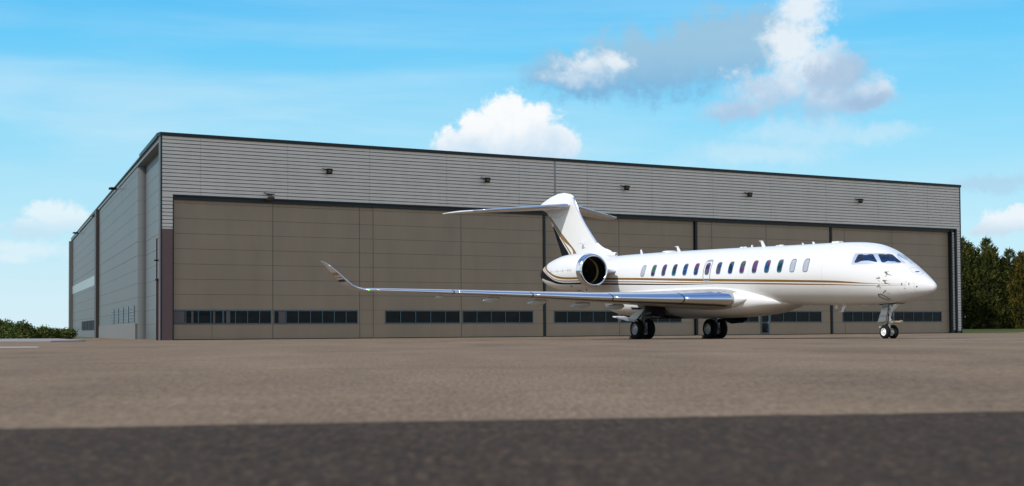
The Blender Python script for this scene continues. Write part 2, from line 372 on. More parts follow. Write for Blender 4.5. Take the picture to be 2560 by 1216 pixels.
# ribbed fascia: real trapezoid ribs
def ribbed(mb, u0, u1, z0, z1, pitch=0.262, q0=-0.10, dep=0.05, du=Vector((1, 0, 0)), nq=Vector((0, 1, 0)), org=Vector((0, 0, 0))):
    z = z1; prof = []
    while z > z0 + 1e-4:
        a = max(z0, z - pitch * .79); c = max(z0, z - pitch)
        prof += [(q0, z, 0), (q0, a, 1)]
        if c < a: prof += [(q0 + dep, a - min(.012, a - c), 1), (q0 + dep, min(c + .012, a - .012), 0)]
        z -= pitch
    prof.append((q0, z0, 0))
    vs = []
    for (q, zz, k) in prof:
        vs += [org + du * u0 + nq * q + Vector((0, 0, zz)), org + du * u1 + nq * q + Vector((0, 0, zz))]
    o = len(mb.v); mb.v += [tuple(v) for v in vs]
    for i in range(len(prof) - 1):
        mb.f.append((o + 2 * i, o + 2 * i + 1, o + 2 * i + 3, o + 2 * i + 2)); mb.mi.append(1 if prof[i][2] == 1 else 0)
fa = MB()
ribbed(fa, 0.06, LW - .06, OP, HT - .22)
ribbed(fa, 0.06, U0 - .05, 7.85, OP)
ribbed(fa, U1 + .75, LW - .06, 0.25, OP)
ribbed(fa, U1 + .12, U1 + .55, 0.25, OP - .1, q0=0.05)
jn = fa
for i, u in enumerate([6.8 * k + 2.9 for k in range(12)]):
    jn.cur = 1; jn.box((u, -.104, OP), (u + .012, -.101, HT - .22))
fa.build('fascia', [M_FASC, M_GROOVE], hangar)
j2 = MB(); j2.box((33.55, -.135, OP + .05), (33.70, -.101, HT - .22)); j2.build('cover_strip', mat('cover_strip', (0.25, 0.26, 0.26), .5), hangar)
tr = MB()
tr.box((-.10, -.20, HT - .22), (LW + .10, .5, HT + .03)); tr.build('roof_edge_trim', M_NAVY, hangar)
for (xa, xb, qa, qb, zb) in ((-.04, .05, -.14, .0, HT - .222), (LW - .05, LW + .05, -.14, .9, HT - .222), (U1 + .56, U1 + .74, -.16, .3, OP - .003)):
    tr = MB(); tr.box((xa, qa, 0), (xb, qb, zb)); tr.build('corner_trim', M_NAVY, hangar)
tr = MB(); tr.box((U0 - .04, -.11, OP - .10), (U1 + .55, .0, OP - .003)); tr.box((U0 - .04, .0, OP - .34), (U1 + .55, 1.1, OP - .003)); tr.build('door_header', M_NAVY, hangar)
for (xa, xb) in ((U0 - .045, U0 + .03), (U1 - .02, U1 + .11)):
    tr = MB(); tr.box((xa, -.12, 0), (xb, .5, OP - .103)); tr.build('door_jamb', M_NAVY, hangar)
tr = MB(); tr.box((.0, -.10, .0), (U0 - .05, .42, 7.846)); tr.build('corner_column', M_BROWN, hangar, )
tr = MB(); tr.box((0.0, .003, 7.85), (U0 - .05, .42, HT - .222)); tr.box((U1 + .75, 0.0, 0.0), (LW - .06, .9, OP)); tr.box((U0 - .05, 0.0, OP + .01), (LW - .06, .9, HT - .222)); tr.box((U1 + .12, .11, 0), (U1 + .55, .9, OP - .103))
tr.build('front_frame', M_SIDE, hangar)
# bracket and drain on column base
tr = MB(); tr.box((.0, .5, 0), (.7, .75, 4.2)); tr.box((-.1, .45, 4.2), (.7, .8, 4.35)); tr.tube([(.05, .9, 0.0), (.05, .9, 7.2), (.7, .9, 7.25)], .05, 8); tr.box((-.2, .6, 5.6), (.6, .8, 5.7))
tr.build('service_pipes', M_BLK, hangar)

# sliding door leaves: (u0, u1, depth q, panel split u's, window groups, joint style)
leaves = [(0.93, 16.95, .20, [8.61, 15.75], [(0.98, 4.75, 4), (4.75, 8.52, 4), (8.70, 15.60, 7)]),
          (16.98, 32.55, .16, [24.72], [(17.93, 24.62, 5), (24.84, 31.55, 5)]),
          (32.80, 48.55, .30, [40.40], [(33.71, 40.29, 5), (40.52, 47.12, 5)]),
          (48.85, 64.75, .18, [50.5, 56.88], [(50.95, 55.90, 4), (57.30, 63.62, 4)]),
          (65.05, 80.95, .30, [66.77, 73.10], [(66.44, 72.98, 5), (73.22, 79.87, 5)])]
ZW0, ZW1 = 1.13, 2.13
zs = [0.0, ZW0 - .02] + [ZW1 + .02 + i * (OP - .12 - ZW1) / 7.45 for i in range(8)]
for li, (a, b_, q, splits, wins) in enumerate(leaves):
    ztop = OP - .12
    holes = sorted(wins)
    m = MB(); sm = MB()
    # face built of flat boxes round the window openings
    T = .12
    m.box((a, q, .06), (b_, q + T, ZW0)); m.box((a, q, ZW1), (b_, q + T, ztop))
    x = a
    opn = [(w0, w1) for (w0, w1, n) in holes]
    if li == 3: m = MB(); T = .12; m.box((a, q, .06), (56.15, q + T, ZW0)); m.box((57.15, q, .06), (b_, q + T, ZW0)); m.box((a, q, ZW1), (b_, q + T, ztop)); opn = [(50.95, 55.90), (56.15, 57.15), (57.30, 63.62)]
    for (w0, w1) in opn + [(b_, b_)]:
        if w0 - x > .005: m.box((x, q, ZW0), (w0, q + T, ZW1))
        x = w1
    leaf = m.build('door_leaf', M_DOOR, hangar)
    for z in zs[1:]:
        if z < ztop - .1:
            if ZW0 - .1 < z < ZW1 + .1: continue
            sm.box((a, q - .004, z), (b_, q - .001, z + .028))
    for z in (ZW0 - .045, ZW1 + .02):
        x = a
        sm.box((a, q - .004, z), ((56.15 if li == 3 else b_), q - .001, z + .022))
        if li == 3: sm.box((57.15, q - .004, z), (b_, q - .001, z + .022))
    for u in splits:
        if not any(w0 < u < w1 for w0, w1 in opn): sm.box((u, q - .008, .06), (u + .05, q - .005, ztop))
        else: sm.box((u, q - .008, ZW1 + .06), (u + .05, q - .005, ztop)); sm.box((u, q - .008, .06), (u + .05, q - .005, ZW0 - .06))
    if li == 0: sm.box((3.9, q - .008, .06), (3.93, q - .005, ZW0 - .06))
    sm.build('panel_seam', M_SEAM, leaf)
    ed = MB()
    if li: ed.box((a - (.24 if li > 1 else .03), .10 if li != 1 else q - .01, .04), (a - .004, q + .16, ztop))
    if li > 1 or li == 1:
        e = ed.build('leaf_edge', M_NAVY if li > 1 else M_DOOR, leaf)
    g = MB(); g.box((a, q - .03, .0), ((56.15 if li == 3 else b_), q + .02, .055))
    if li == 3: g.box((57.15, q - .03, 0), (b_, q + .02, .055))
    g.build('bottom_rail', M_NAVY, leaf)
    for (w0, w1, n) in holes:
        fr = MB(); t_ = .065
        fr.box((w0, q - .035, ZW0), (w1, q + .06, ZW0 + t_)); fr.box((w0, q - .035, ZW1 - t_), (w1, q + .06, ZW1))
        for i in range(n + 1):
            u = w0 + (w1 - w0) * i / n; h = t_ / 2
            ua, ub = (w0, w0 + t_) if i == 0 else ((w1 - t_, w1) if i == n else (u - h, u + h))
            fr.box((ua, q - .033, ZW0 + t_), (ub, q + .06, ZW1 - t_))
        fr.build('window_frame', M_FRAME, leaf)
        gl = MB(); gl.box((w0 + .01, q + .02, ZW0 + .01), (w1 - .01, q + .05, ZW1 - .01)); gl.build('window_pane', M_GLASS, leaf)
    if li == 3:
        dr = MB()
        for (p, r_) in (((56.15, q - .05, .05), (56.27, q + .06, 2.13)), ((57.03, q - .05, .05), (57.15, q + .06, 2.13)), ((56.27, q - .05, 2.03), (57.03, q + .06, 2.13)), ((56.27, q - .05, .05), (57.03, q + .06, .2)), ((56.27, q - .05, 1.05), (57.03, q + .06, 1.15))): dr.box(p, r_)
        dr.build('access_door', M_FRAME, leaf)
        gl = MB(); gl.box((56.26, q + .01, .19), (57.04, q + .04, 2.04)); gl.build('access_door_glass', M_GLASS, leaf)
        hd = MB(); hd.box((56.95, q - .09, 1.0), (57.0, q - .052, 1.22)); hd.build('door_handle', M_STEEL, leaf)
# things glimpsed behind the first leaf's glass: pale blinds
q = .20
for (x0, x1) in ((1.05, 1.85), (2.35, 2.5), (4.0, 4.15), (5.0, 5.3), (9.1, 9.7)):
    bl = MB(); bl.box((x0, q + .005, ZW0 + .08), (x1, q + .018, ZW1 - .08)); bl.build('window_blind', M_BLIND, hangar)
# body: side wall with rounded return, back, right wall, roof
QN = 18.1; L2 = 127.
bw = MB()
def LP(v, o, z): p = lv * v + ln * o; return Vector((p.x, p.y, z))
pa = LP(QN, 0, 0)
r = .62; arc = []
cc = pa + Vector((0, 0, 0)) + lv * .5 - ln * r
for i in range(13):
    t = i / 12 * (pi / 2); p = cc + ln * r * cos(t) - lv * r * sin(t); arc.append(p)
last = arc[-1]; plan = [LP(L2, 0, 0)] + [cc + ln * r] + arc[1:] + [LP(.43, -r, 0)]
def wallsheet(mb, pts, z0, z1):
    n = len(pts); mb.add([Vector((p.x, p.y, z)) for p in pts for z in (z0, z1)], [(2 * i, 2 * i + 2, 2 * i + 3, 2 * i + 1) for i in range(n - 1)])
ZT = HT - .55
wallsheet(bw, plan, 0, ZT)
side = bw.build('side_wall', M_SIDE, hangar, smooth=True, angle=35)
bk = MB(); far = LP(L2, 0, 0); fr_ = Vector((LW, 0, 0)) + lv * L2
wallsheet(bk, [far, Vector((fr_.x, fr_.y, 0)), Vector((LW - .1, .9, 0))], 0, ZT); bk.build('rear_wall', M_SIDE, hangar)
rf = MB(); ov = LP(0, 0.12, 0)
rf.slab([LP(L2 + .3, .18, ZT), LP(.9 / cos(LA - pi / 2) * 1.0, .05, ZT), Vector((LW, .5, ZT)), Vector((fr_.x, fr_.y, ZT))], (0, 0, .3)); rf.build('roof', M_ROOF, hangar)
gt = MB()
p0, p1 = LP(14.5, .06, ZT + .28), LP(L2 + .3, .06, ZT + .28)
gt.slab([p0, p1, p1 + ln * .14, p0 + ln * .14], (0, 0, .12))
p0, p1 = LP(.6, .02, HT - .26), LP(14.5, .02, HT - .26)
gt.slab([p0, p1, p1 + ln * .2, p0 + ln * .2], (0, 0, .29)); 
gt.build('eaves_trim', M_NAVY, hangar)
up_ = MB(); up_.slab([LP(.95, -.05, ZT + .302), LP(14.4, -.05, ZT + .302), LP(14.4, -.35, ZT + .302), LP(.95, -.35, ZT + .302)], (0, 0, .25)); up_.build('parapet', M_SIDE, hangar)
# horizontal panel seams on the side wall
ss = MB()
for k in range(1, 13):
    z = k * 1.13 + (.0 if k > 1 else .05)
    pts = [LP(L2, .006, z)] + [cc + ln * (r + .006)] + [cc + (p - cc).normalized() * (r + .006) for p in arc[1:]] + [LP(.43, -r + .006, z)]
    if z < ZT: wallsheet(ss, [Vector((p.x, p.y, z)) for p in pts], z, z + (.075 if k in (6, 7) else .045))
ss.build('wall_seam', M_SEAM, side)
vv = MB()
for v in (36, 52, 84, 100, 116):
    p = LP(v, .005, 0); vv.slab([LP(v, .002, .0), LP(v + .12, .002, 0), LP(v + .12, .008, 0), LP(v, .008, 0)], (0, 0, ZT - .05))
pb = MB(); pb.slab([LP(69, .01, 5.98), LP(L2 - .3, .01, 6.2), LP(L2 - .3, .03, 6.2), LP(69, .03, 5.98)], (0, 0, 1.15)); pb.build('pale_panel_band', M_PALE, side)
pb = MB(); pb.slab([LP(18.6, .01, .0), LP(64, .01, 0), LP(64, .16, 0), LP(18.6, .16, 0)], (0, 0, 1.3)); pb.build('wall_plinth', M_PLINTH, side)
dp = MB(); dp.slab([LP(66.2, .02, 0), LP(68.8, .02, 0), LP(68.8, .35, 0), LP(66.2, .35, 0)], (0, 0, ZT - .1)); dp.slab([LP(66.2, .02, ZT - .098), LP(75, .02, ZT - .098), LP(75, .35, ZT - .098), LP(66.2, .35, ZT - .098)], (0, 0, .22)); dp.build('downpipe', M_PIPE, hangar)
dp = MB(); dp.slab([LP(L2 - 1.5, .02, 0), LP(L2 + .4, .02, 0), LP(L2 + .4, .5, 0), LP(L2 - 1.5, .5, 0)], (0, 0, ZT - .1)); dp.build('corner_post', mat('pale_post', (.13, .125, .11), .5), hangar)
# side windows
for (v0, v1, z0, z1, n) in ((72, 101, .85, 2.0, 4),):
    for i in range(n):
        a = v0 + (v1 - v0) * i / n + .6; b_ = v0 + (v1 - v0) * (i + 1) / n - .6
        fr = MB(); fr.slab([LP(a, .01, z0), LP(b_, .01, z0), LP(b_, .05, z0), LP(a, .05, z0)], (0, 0, z1 - z0)); fr.build('side_window', M_BLK, side)
for i in range(5):
    a = 21 + i * 5.6; fr = MB()
    for k in range(5): fr.slab([LP(a, .01, 1.5 + k * .26), LP(a + 4.6, .01, 1.5 + k * .26), LP(a + 4.6, .06, 1.5 + k * .26), LP(a, .06, 1.5 + k * .26)], (0, 0, .09))
    fr.slab([LP(a, .01, 1.4), LP(a + .5, .01, 1.4), LP(a + .5, .08, 1.4), LP(a, .08, 1.4)], (0, 0, 1.4))
    fr.build('louvre', mat('louvre_blue', (.10, .15, .17), .5) if i == 0 else bpy.data.materials['louvre_blue'], side)

# floodlights
HR = Matrix.Translation(C0) @ Matrix.Rotation(atan2(DU.y, DU.x), 4, 'Z')
def floodlight(u, z, sc, tilt, label, q=-.12, mhouse=M_BLK):
    t = empty('floodlight', HR @ Vector((u, q, z)), atan2(DU.y, DU.x)); tag(t, label, 'floodlight', 'floodlights along the hangar front')
    Tm = Matrix.Rotation(radians(tilt), 4, 'X')
    b = MB(); b.box((-.30 * sc, -.62 * sc, -.28 * sc), (.30 * sc, -.44 * sc, .28 * sc), Tm)
    for i in range(6): b.box((-.26 * sc + i * .095 * sc, -.438 * sc, -.22 * sc), (-.24 * sc + i * .095 * sc, -.36 * sc, .22 * sc), Tm)
    b.build('lamp_housing', mhouse, t)
    l = MB(); l.box((-.20 * sc, -.628 * sc, -.10 * sc), (.20 * sc, -.622 * sc, .20 * sc), Tm); l.build('lamp_lens', M_LENS, t)
    br = MB(); br.box((-.34 * sc, -.50 * sc, -.04 * sc), (-.305 * sc, -.0, .04 * sc)); br.box((.305 * sc, -.50 * sc, -.04 * sc), (.34 * sc, -.0, .04 * sc)); br.box((-.34 * sc, -.02, -.06 * sc), (.34 * sc, 0.01, .06 * sc)); br.tube([(-.32 * sc, -.02, 0), (-.5 * sc, -.05, .15 * sc), (-.62 * sc, -.02, .02)], .02, 6)
    br.build('bracket', M_BLK, t)
    return t
FL = ['nearest of the five black floodlights high on the ribbed fascia, left of the pale cover strip and farthest from it',
      'black floodlight on the ribbed fascia above the long wing, left of the tail fin',
      'black floodlight on the ribbed fascia just right of the tail fin',
      'black floodlight on the ribbed fascia above the middle of the jet fuselage',
      'rightmost black floodlight on the ribbed fascia, above the jet nose']
FL[0] = 'leftmost black floodlight high on the ribbed fascia, above the jet winglet'
for i, u in enumerate((12.94, 26.86, 40.74, 54.47, 68.25)): floodlight(u, 12.66, .72, 24, FL[i])
floodlight(8.24, 10.62, .75, 60, 'small brown floodlight low on the fascia just above the left sliding door', mhouse=M_PIPE)
for i, (v, lb) in enumerate(((34.5, 'small wall lamp under the side wall eaves nearest the front corner'), (101, 'small wall lamp under the side wall eaves at the far end'))):
    p = HR @ LP(v, .05, 13.7); t = empty('wall_lamp', p, atan2(DU.y, DU.x)); tag(t, lb, 'lamp', 'lamps on the hangar side wall')
    b = MB(); b.box((-1.1, -.3, -.12), (-.55, .3, .08)); b.build('lamp_housing', M_BLK, t); b = MB(); b.tube([(0, 0, 0), (-.6, 0, -.02)], .06, 8); b.build('bracket', M_STEEL, t)

# ------------------------------------------------------------------ jet
YAW = radians(27)
JX, JY = 16.05, 59.0
jet = empty('private_jet', (JX, JY, 0), atan2(-cos(YAW), sin(YAW)))
tag(jet, 'white twin engine private jet with gold and black stripes parked on the apron', 'jet')
def Q(s, l, z): return Vector((-s, -l, z))
def interp(x, X, Y):
    """monotone cubic"""
    n = len(X)
    if x <= X[0]: return Y[0]
    if x >= X[-1]: return Y[-1]
    i = 0
    while x > X[i + 1]: i += 1
    def sl(k): return (Y[k + 1] - Y[k]) / (X[k + 1] - X[k])
    def tan_(k):
        if k == 0: return sl(0)
        if k == n - 1: return sl(n - 2)
        a, b = sl(k - 1), sl(k)
        return 0 if a * b <= 0 else 2 * a * b / (a + b)
    h = X[i + 1] - X[i]; t = (x - X[i]) / h; a, b = tan_(i) * h, tan_(i + 1) * h
    return (2 * t**3 - 3 * t**2 + 1) * Y[i] + (t**3 - 2 * t**2 + t) * a + (3 * t**2 - 2 * t**3) * Y[i + 1] + (t**3 - t**2) * b
ST = [0, .03, .08, .2, .4, .65, .95, 1.4, 2.0, 2.7, 3.4, 4.2, 5.5, 7, 8.5, 12, 16, 20, 22.5, 24, 26, 28.5, 30.6]
TOP = [1.98, 2.05, 2.12, 2.21, 2.34, 2.50, 2.68, 2.95, 3.28, 3.60, 3.79, 3.88, 3.94, 3.965, 3.99, 4.06, 4.13, 4.18, 4.19, 4.18, 4.16, 4.08, 3.95]
BOT = [1.96, 1.89, 1.84, 1.785, 1.72, 1.66, 1.585, 1.49, 1.39, 1.35, 1.335, 1.335, 1.36, 1.39, 1.42, 1.44, 1.46, 1.48, 1.58, 1.82, 2.30, 2.95, 3.45]
HW = [0.02, .065, .105, .175, .29, .42, .555, .735, .925, 1.10, 1.20, 1.275, 1.335, 1.345, 1.345, 1.345, 1.345, 1.345, 1.33, 1.24, 1.02, .66, .28]
ZC = [1.98, 1.98, 1.98, 1.985, 1.99, 2.0, 2.03, 2.08, 2.18, 2.3, 2.42, 2.52, 2.62, 2.66, 2.7, 2.74, 2.78, 2.8, 2.85, 3.0, 3.22, 3.5, 3.7]
def sec(s): return [interp(s, ST, a) for a in (TOP, BOT, HW, ZC)]
def flat(s, z):
    t, b, w_, c = sec(s); h = (t - c) if z > c else (c - b)
    return w_ * sqrt(max(0, 1 - min(1, abs(z - c) / h) ** 2))
def fpt(s, z, off=0.0, side=1):
    """point on the fuselage skin, pushed out by off"""
    l = flat(s, z); p = Vector((s, l, z)); e = .02
    a = Vector((s + e, flat(s + e, z), z)) - p; b = Vector((s, flat(s, z + e), z + e)) - p
    n = a.cross(b).normalized()
    if n.y < 0: n = -n
    p = p + n * off; return Q(p.x, p.y * side, p.z)
f = MB(); rings = []
sts = [0, .01, .03, .055, .08, .12, .16, .2, .26, .32, .4, .5, .6, .7, .8, .9, 1.0] + [1.0 + .15 * i for i in range(1, 28)] + [5.4 + .5 * i for i in range(0, 31)] + [20.9 + .4 * i for i in range(1, 25)] + [30.6]
for s in sts:
    t, b, w_, c = sec(s); ring = []
    for k in range(72):
        a = 2 * pi * k / 72; y = w_ * cos(a); z = c + (t - c if sin(a) >= 0 else c - b) * sin(a); ring.append(Q(s, y, z))
    rings.append(ring)
f.loft(rings); fus = f.build('fuselage', M_FUS, jet, smooth=True, angle=50)
ax = MB(); ax.lathe(Q(30.55, 0, 3.70), (-1, 0, .03), [(0, .2), (.35, .16), (.35, .13), (.1, .12)], 24); ax.build('exhaust_pipe', M_STEEL, fus, True, 40)

# belly fairing
FS = [8.35, 8.7, 9.2, 9.7, 10.4, 11.3, 12.3, 13.3, 14.8, 17.2, 18.6, 20, 21.2, 22.1, 23.0, 23.6, 24.1]
FB = [1.46, 1.40, 1.29, 1.20, 1.07, 1.0, .955, .925, .91, .93, .975, 1.02, 1.07, 1.15, 1.35, 1.56, 1.78]
FW = [.25, .55, .95, 1.2, 1.42, 1.56, 1.64, 1.68, 1.70, 1.70, 1.68, 1.62, 1.52, 1.35, 1.05, .75, .35]
FT = [1.55, 1.68, 1.85, 2.0, 2.18, 2.34, 2.44, 2.48, 2.5, 2.5, 2.48, 2.46, 2.42, 2.38, 2.3, 2.25, 2.2]
f = MB(); rings = []; n = 60
for i in range(100):
    s = 8.35 + (24.1 - 8.35) * i / 99; b, w_, t = (interp(s, FS, a) for a in (FB, FW, FT)); c = b + (t - b) * .52; ring = []
    for k in range(n):
        a = 2 * pi * k / n; ex = .82
        y = w_ * math.copysign(abs(cos(a)) ** ex, cos(a)); z = c + ((t - c) if sin(a) > 0 else (c - b)) * math.copysign(abs(sin(a)) ** ex, sin(a)); ring.append(Q(s, y, z))
    rings.append(ring)
f.loft(rings); f.build('belly_fairing', M_WHITE, jet, True, 60)

def rrect(cs, cz, w_, h, n=5, N=28, slant=0.):
    out = []
    for k in range(N):
        a = 2 * pi * k / N; c_, s_ = cos(a), sin(a); e = 2 / n
        x = math.copysign(abs(c_) ** e, c_) * w_ / 2; z = math.copysign(abs(s_) ** e, s_) * h / 2
        out.append((cs + x + slant * z, cz + z))
    return out
def patch(mb, poly, off, side=1, thick=.0):
    """fan patch lying on the skin"""
    cs = sum(p[0] for p in poly) / len(poly); cz = sum(p[1] for p in poly) / len(poly); N = len(poly); R = 4
    vs = [fpt(cs, cz, off, side)]; fs = []
    for r_ in range(1, R + 1):
        for (a, b) in poly: vs.append(fpt(cs + (a - cs) * r_ / R, cz + (b - cz) * r_ / R, off, side))
    for k in range(N):
        k2 = (k + 1) % N; fs.append((0, 1 + k, 1 + k2))
        for r_ in range(R - 1): fs.append((1 + r_ * N + k, 1 + (r_ + 1) * N + k, 1 + (r_ + 1) * N + k2, 1 + r_ * N + k2))
    mb.add(vs, fs)
def ring(mb, po, pi_, off, side=1, rise=None):
    """flat band between two outlines plus small inner and outer edges"""
    N = len(po); vs = [fpt(a, b, .0, side) for a, b in po] + [fpt(a, b, off, side) for a, b in po] + [fpt(a, b, off, side) for a, b in pi_] + [fpt(a, b, 0, side) for a, b in pi_]
    fs = []
    for r_ in range(3):
        for k in range(N): k2 = (k + 1) % N; fs.append((r_ * N + k, r_ * N + k2, (r_ + 1) * N + k2, (r_ + 1) * N + k))
    mb.add(vs, fs)
def scalep(poly, d):
    cs = sum(p[0] for p in poly) / len(poly); cz = sum(p[1] for p in poly) / len(poly); out = []
    for (a, b) in poly:
        v = Vector((a - cs, b - cz)); L = v.length; out.append((cs + v.x * (L + d) / L, cz + v.y * (L + d) / L))
    return out
WS = [(18.899, 3.239), (17.956, 3.224), (17.034, 3.209), (16.127, 3.185), (15.213, 3.17), (14.286, 3.154), (13.39, 3.135), (12.499, 3.132), (11.571, 3.118), (10.70, 3.107), (9.786, 3.09), (8.89, 3.068), (7.995, 3.053), (7.121, 3.036), (6.243, 3.015)]
for side in (1, -1):
    for i, (s, z) in enumerate(WS):
        if side < 0 and i in (6, 14): continue
        o_ = rrect(s, z, .36, .56, 3.6); m = MB(); ring(m, o_, scalep(o_, -.035), .008, side)
        wn = m.build('cabin_window', M_WFRAME, jet, True, 40)
        m = MB(); patch(m, scalep(o_, -.03), .004, side); m.build('window_pane', M_SHADE if i in (0, 13, 14) else M_CABIN, wn, True)
# overwing exit outline
o_ = rrect(13.40, 3.06, .60, .98, 4.2, 40); m = MB(); ring(m, o_, scalep(o_, -.055), .008); ex = m.build('emergency_exit', mat('exit_outline', (.17, .24, .28), .4), jet, True, 40)
m = MB(); patch(m, rrect(13.40, 2.655, .3, .035, 6), .010); m.build('exit_handle', mat('gold_strip', GOLD, .35), ex, True)
m = MB(); patch(m, [(13.54, 3.475), (13.26, 3.475), (13.26, 3.455), (13.54, 3.455)], .006); m.build('placard', M_RED, ex)
# passenger door outline
o_ = rrect(4.55, 2.78, .92, 1.75, 6, 60); m = MB(); ring(m, o_, scalep(o_, -.012), .002, -1); m.build('passenger_door', M_WFRAME, jet, True, 40)

# cockpit glazing
def densify(poly, n=8):
    out = []
    for i in range(len(poly)):
        a, b = poly[i], poly[(i + 1) % len(poly)]
        for k in range(n): t = k / n; out.append((a[0] + (b[0] - a[0]) * t, a[1] + (b[1] - a[1]) * t))
    return out
def rounded(poly, r=.06):
    out = []; N = len(poly)
    for i in range(N):
        p = Vector(poly[i]); a = Vector(poly[i - 1]); b = Vector(poly[(i + 1) % N]); da = (a - p).normalized(); db = (b - p).normalized()
        for k in range(5): t = k / 4; q0 = p + da * r * (1 - t) ; q1 = p + db * r * t; out.append(tuple((p + da * r * (1 - t) ** 2 + db * r * t ** 2)))
    return out
FRM = [(3.60, 3.39), (2.10, 3.335), (1.36, 2.90), (1.46, 2.885), (3.56, 2.945)]
P1 = [(3.40, 3.335), (2.74, 3.315), (2.371, 2.995), (3.433, 3.000)]
P2 = [(2.56, 3.312), (2.125, 3.29), (1.53, 2.945), (2.20, 2.968)]
for side in (1, -1):
    m = MB(); patch(m, densify(FRM[:2] + [(1.42, 2.915)] + [FRM[4]], 12), .005, side); wf = m.build('cockpit_window_frame', M_LFRAME, jet, True)
    for pp_ in (P1, P2):
        m = MB(); patch(m, rounded(pp_), .011, side); m.build('cockpit_pane', M_COCK, wf, True)
# windscreen: from side post to the centreline
for side in (1, -1):
    m = MB(); ed = []
    for k in range(13):
        t = k / 12; s = 2.03 - t * .72; z = 3.285 - t * .375; ed.append((s, z))
    vs = []; nn = 10
    for (s, z) in ed:
        t_, b_, w_, c_ = sec(s)
        a0 = math.asin(min(1, (z - c_) / (t_ - c_)))
        for j in range(nn + 1):
            a = a0 + (pi / 2 - .03 - a0) * j / nn; vs.append(Q(s, side * (w_ + .006) * cos(a), c_ + (t_ - c_ + .008) * sin(a)))
    m.add(vs, [(i * (nn + 1) + j, i * (nn + 1) + j + 1, (i + 1) * (nn + 1) + j + 1, (i + 1) * (nn + 1) + j) for i in range(12) for j in range(nn)])
    m.build('windscreen', M_WSHLD, jet, True)

# probes, placards and small marks on the nose
def probe(s, z, L=.22, dz=.01):
    m = MB(); p = fpt(s, z, -.01); q = fpt(s, z, .10); m.tube([p, q, q + Vector((.05, 0, dz))], [.035, .03, .025], 8); m.tube([q + Vector((-.02, 0, 0)), q + Vector((L, 0, dz))], [.022, .010], 8)
    m.build('pitot_probe', M_BEIGE, jet, True, 40)
probe(1.86, 2.55); probe(1.88, 2.245)
for (s, z, r_) in ((2.14, 2.375, .05), (2.15, 2.085, .045)):
    m = MB(); m.lathe(fpt(s, z, -.01), fpt(s, z, 1) - fpt(s, z, 0), [(0, r_), (.02, r_), (.02, .03), (.06, .02), (.06, .001)], 14); m.tube([fpt(s, z, .03), fpt(s + .12, z - .01, .04)], .012, 6); m.build('angle_sensor', M_STEEL, jet, True, 40)
m = MB(); m.tube([fpt(1.90, 1.88, 0), fpt(1.93, 1.86, .06), fpt(2.03, 1.79, .06)], .014, 6); m.build('drain_mast', M_BLK, jet, True)
for (s, z, a, h) in ((1.85, 2.44, .09, .012), (1.85, 2.41, .07, .010), (2.14, 2.27, .09, .012), (2.14, 2.235, .07, .01), (1.86, 2.145, .08, .012), (2.11, 2.0, .09, .012), (2.10, 1.965, .07, .01), (1.83, 1.77, .09, .012), (1.80, 1.74, .07, .01), (1.08, 1.93, .09, .012)):
    m = MB(); patch(m, rrect(s, z, a, h, 8, 12), .004); m.build('placard', M_RED, jet)
for (s, z, a, h) in ((1.182, 2.096, .03, .10), (.912, 2.10, .028, .10), (.62, 1.99, .05, .05), (1.03, 2.19, .03, .02)):
    m = MB(); patch(m, rrect(s, z, a, h, 5, 12), .005); m.build('vent_port', M_BLK, jet)
m = MB(); o_ = [(.89 + .24 * cos(2 * pi * k / 30) - .03 * sin(2 * pi * k / 30), 2.60 + .135 * cos(2 * pi * k / 30) + .055 * sin(2 * pi * k / 30)) for k in range(30)]
ring(m, o_, scalep(o_, -.006), .003); m.build('access_panel', M_WFRAME, jet, True, 40)
m = MB(); patch(m, rrect(.83, 2.565, .09, .035, 5, 14, 1.2), .008); m.build('nose_sensor', M_COCK, jet)
# static cable loop under the nose
m = MB(); lp = [(2.10, 1.50), (2.30, 1.60), (2.36, 1.70), (2.31, 1.745), (2.20, 1.755), (2.10, 1.70), (2.02, 1.60), (1.96, 1.50)]
pts = []
for i in range(len(lp) - 1):
    for k in range(4):
        t = k / 4; a, b = lp[i], lp[i + 1]; pts.append(fpt(a[0] + (b[0] - a[0]) * t, a[1] + (b[1] - a[1]) * t, .012))
m.tube(pts, .011, 6); m.build('bay_seal_line', M_HOSE, jet, True)
# panel lines on the nose and fuselage
sm_ = MB()
def skinline(a, b, wd=.006, n=10):
    for k in range(n):
        t0, t1 = k / n, (k + 1) / n; p = [(a[0] + (b[0] - a[0]) * t, a[1] + (b[1] - a[1]) * t) for t in (t0, t1)]
        v = Vector((b[0] - a[0], b[1] - a[1])); v = Vector((-v.y, v.x)).normalized() * wd / 2
        sm_.add([fpt(p[0][0] - v.x, p[0][1] - v.y, .0025), fpt(p[1][0] - v.x, p[1][1] - v.y, .0025), fpt(p[1][0] + v.x, p[1][1] + v.y, .0025), fpt(p[0][0] + v.x, p[0][1] + v.y, .0025)], [(0, 1, 2, 3)])
skinline((.70, 1.72), (.74, 2.35)); skinline((1.10, 1.78), (1.08, 2.02)); skinline((1.32, 1.72), (1.36, 1.95))
for s in (5.2, 10.2, 16.6): skinline((s, 1.9), (s, 3.9), .004, 30)
sm_.build('skin_seam', mat('skin_seam', (.30, .30, .30), .5), jet)

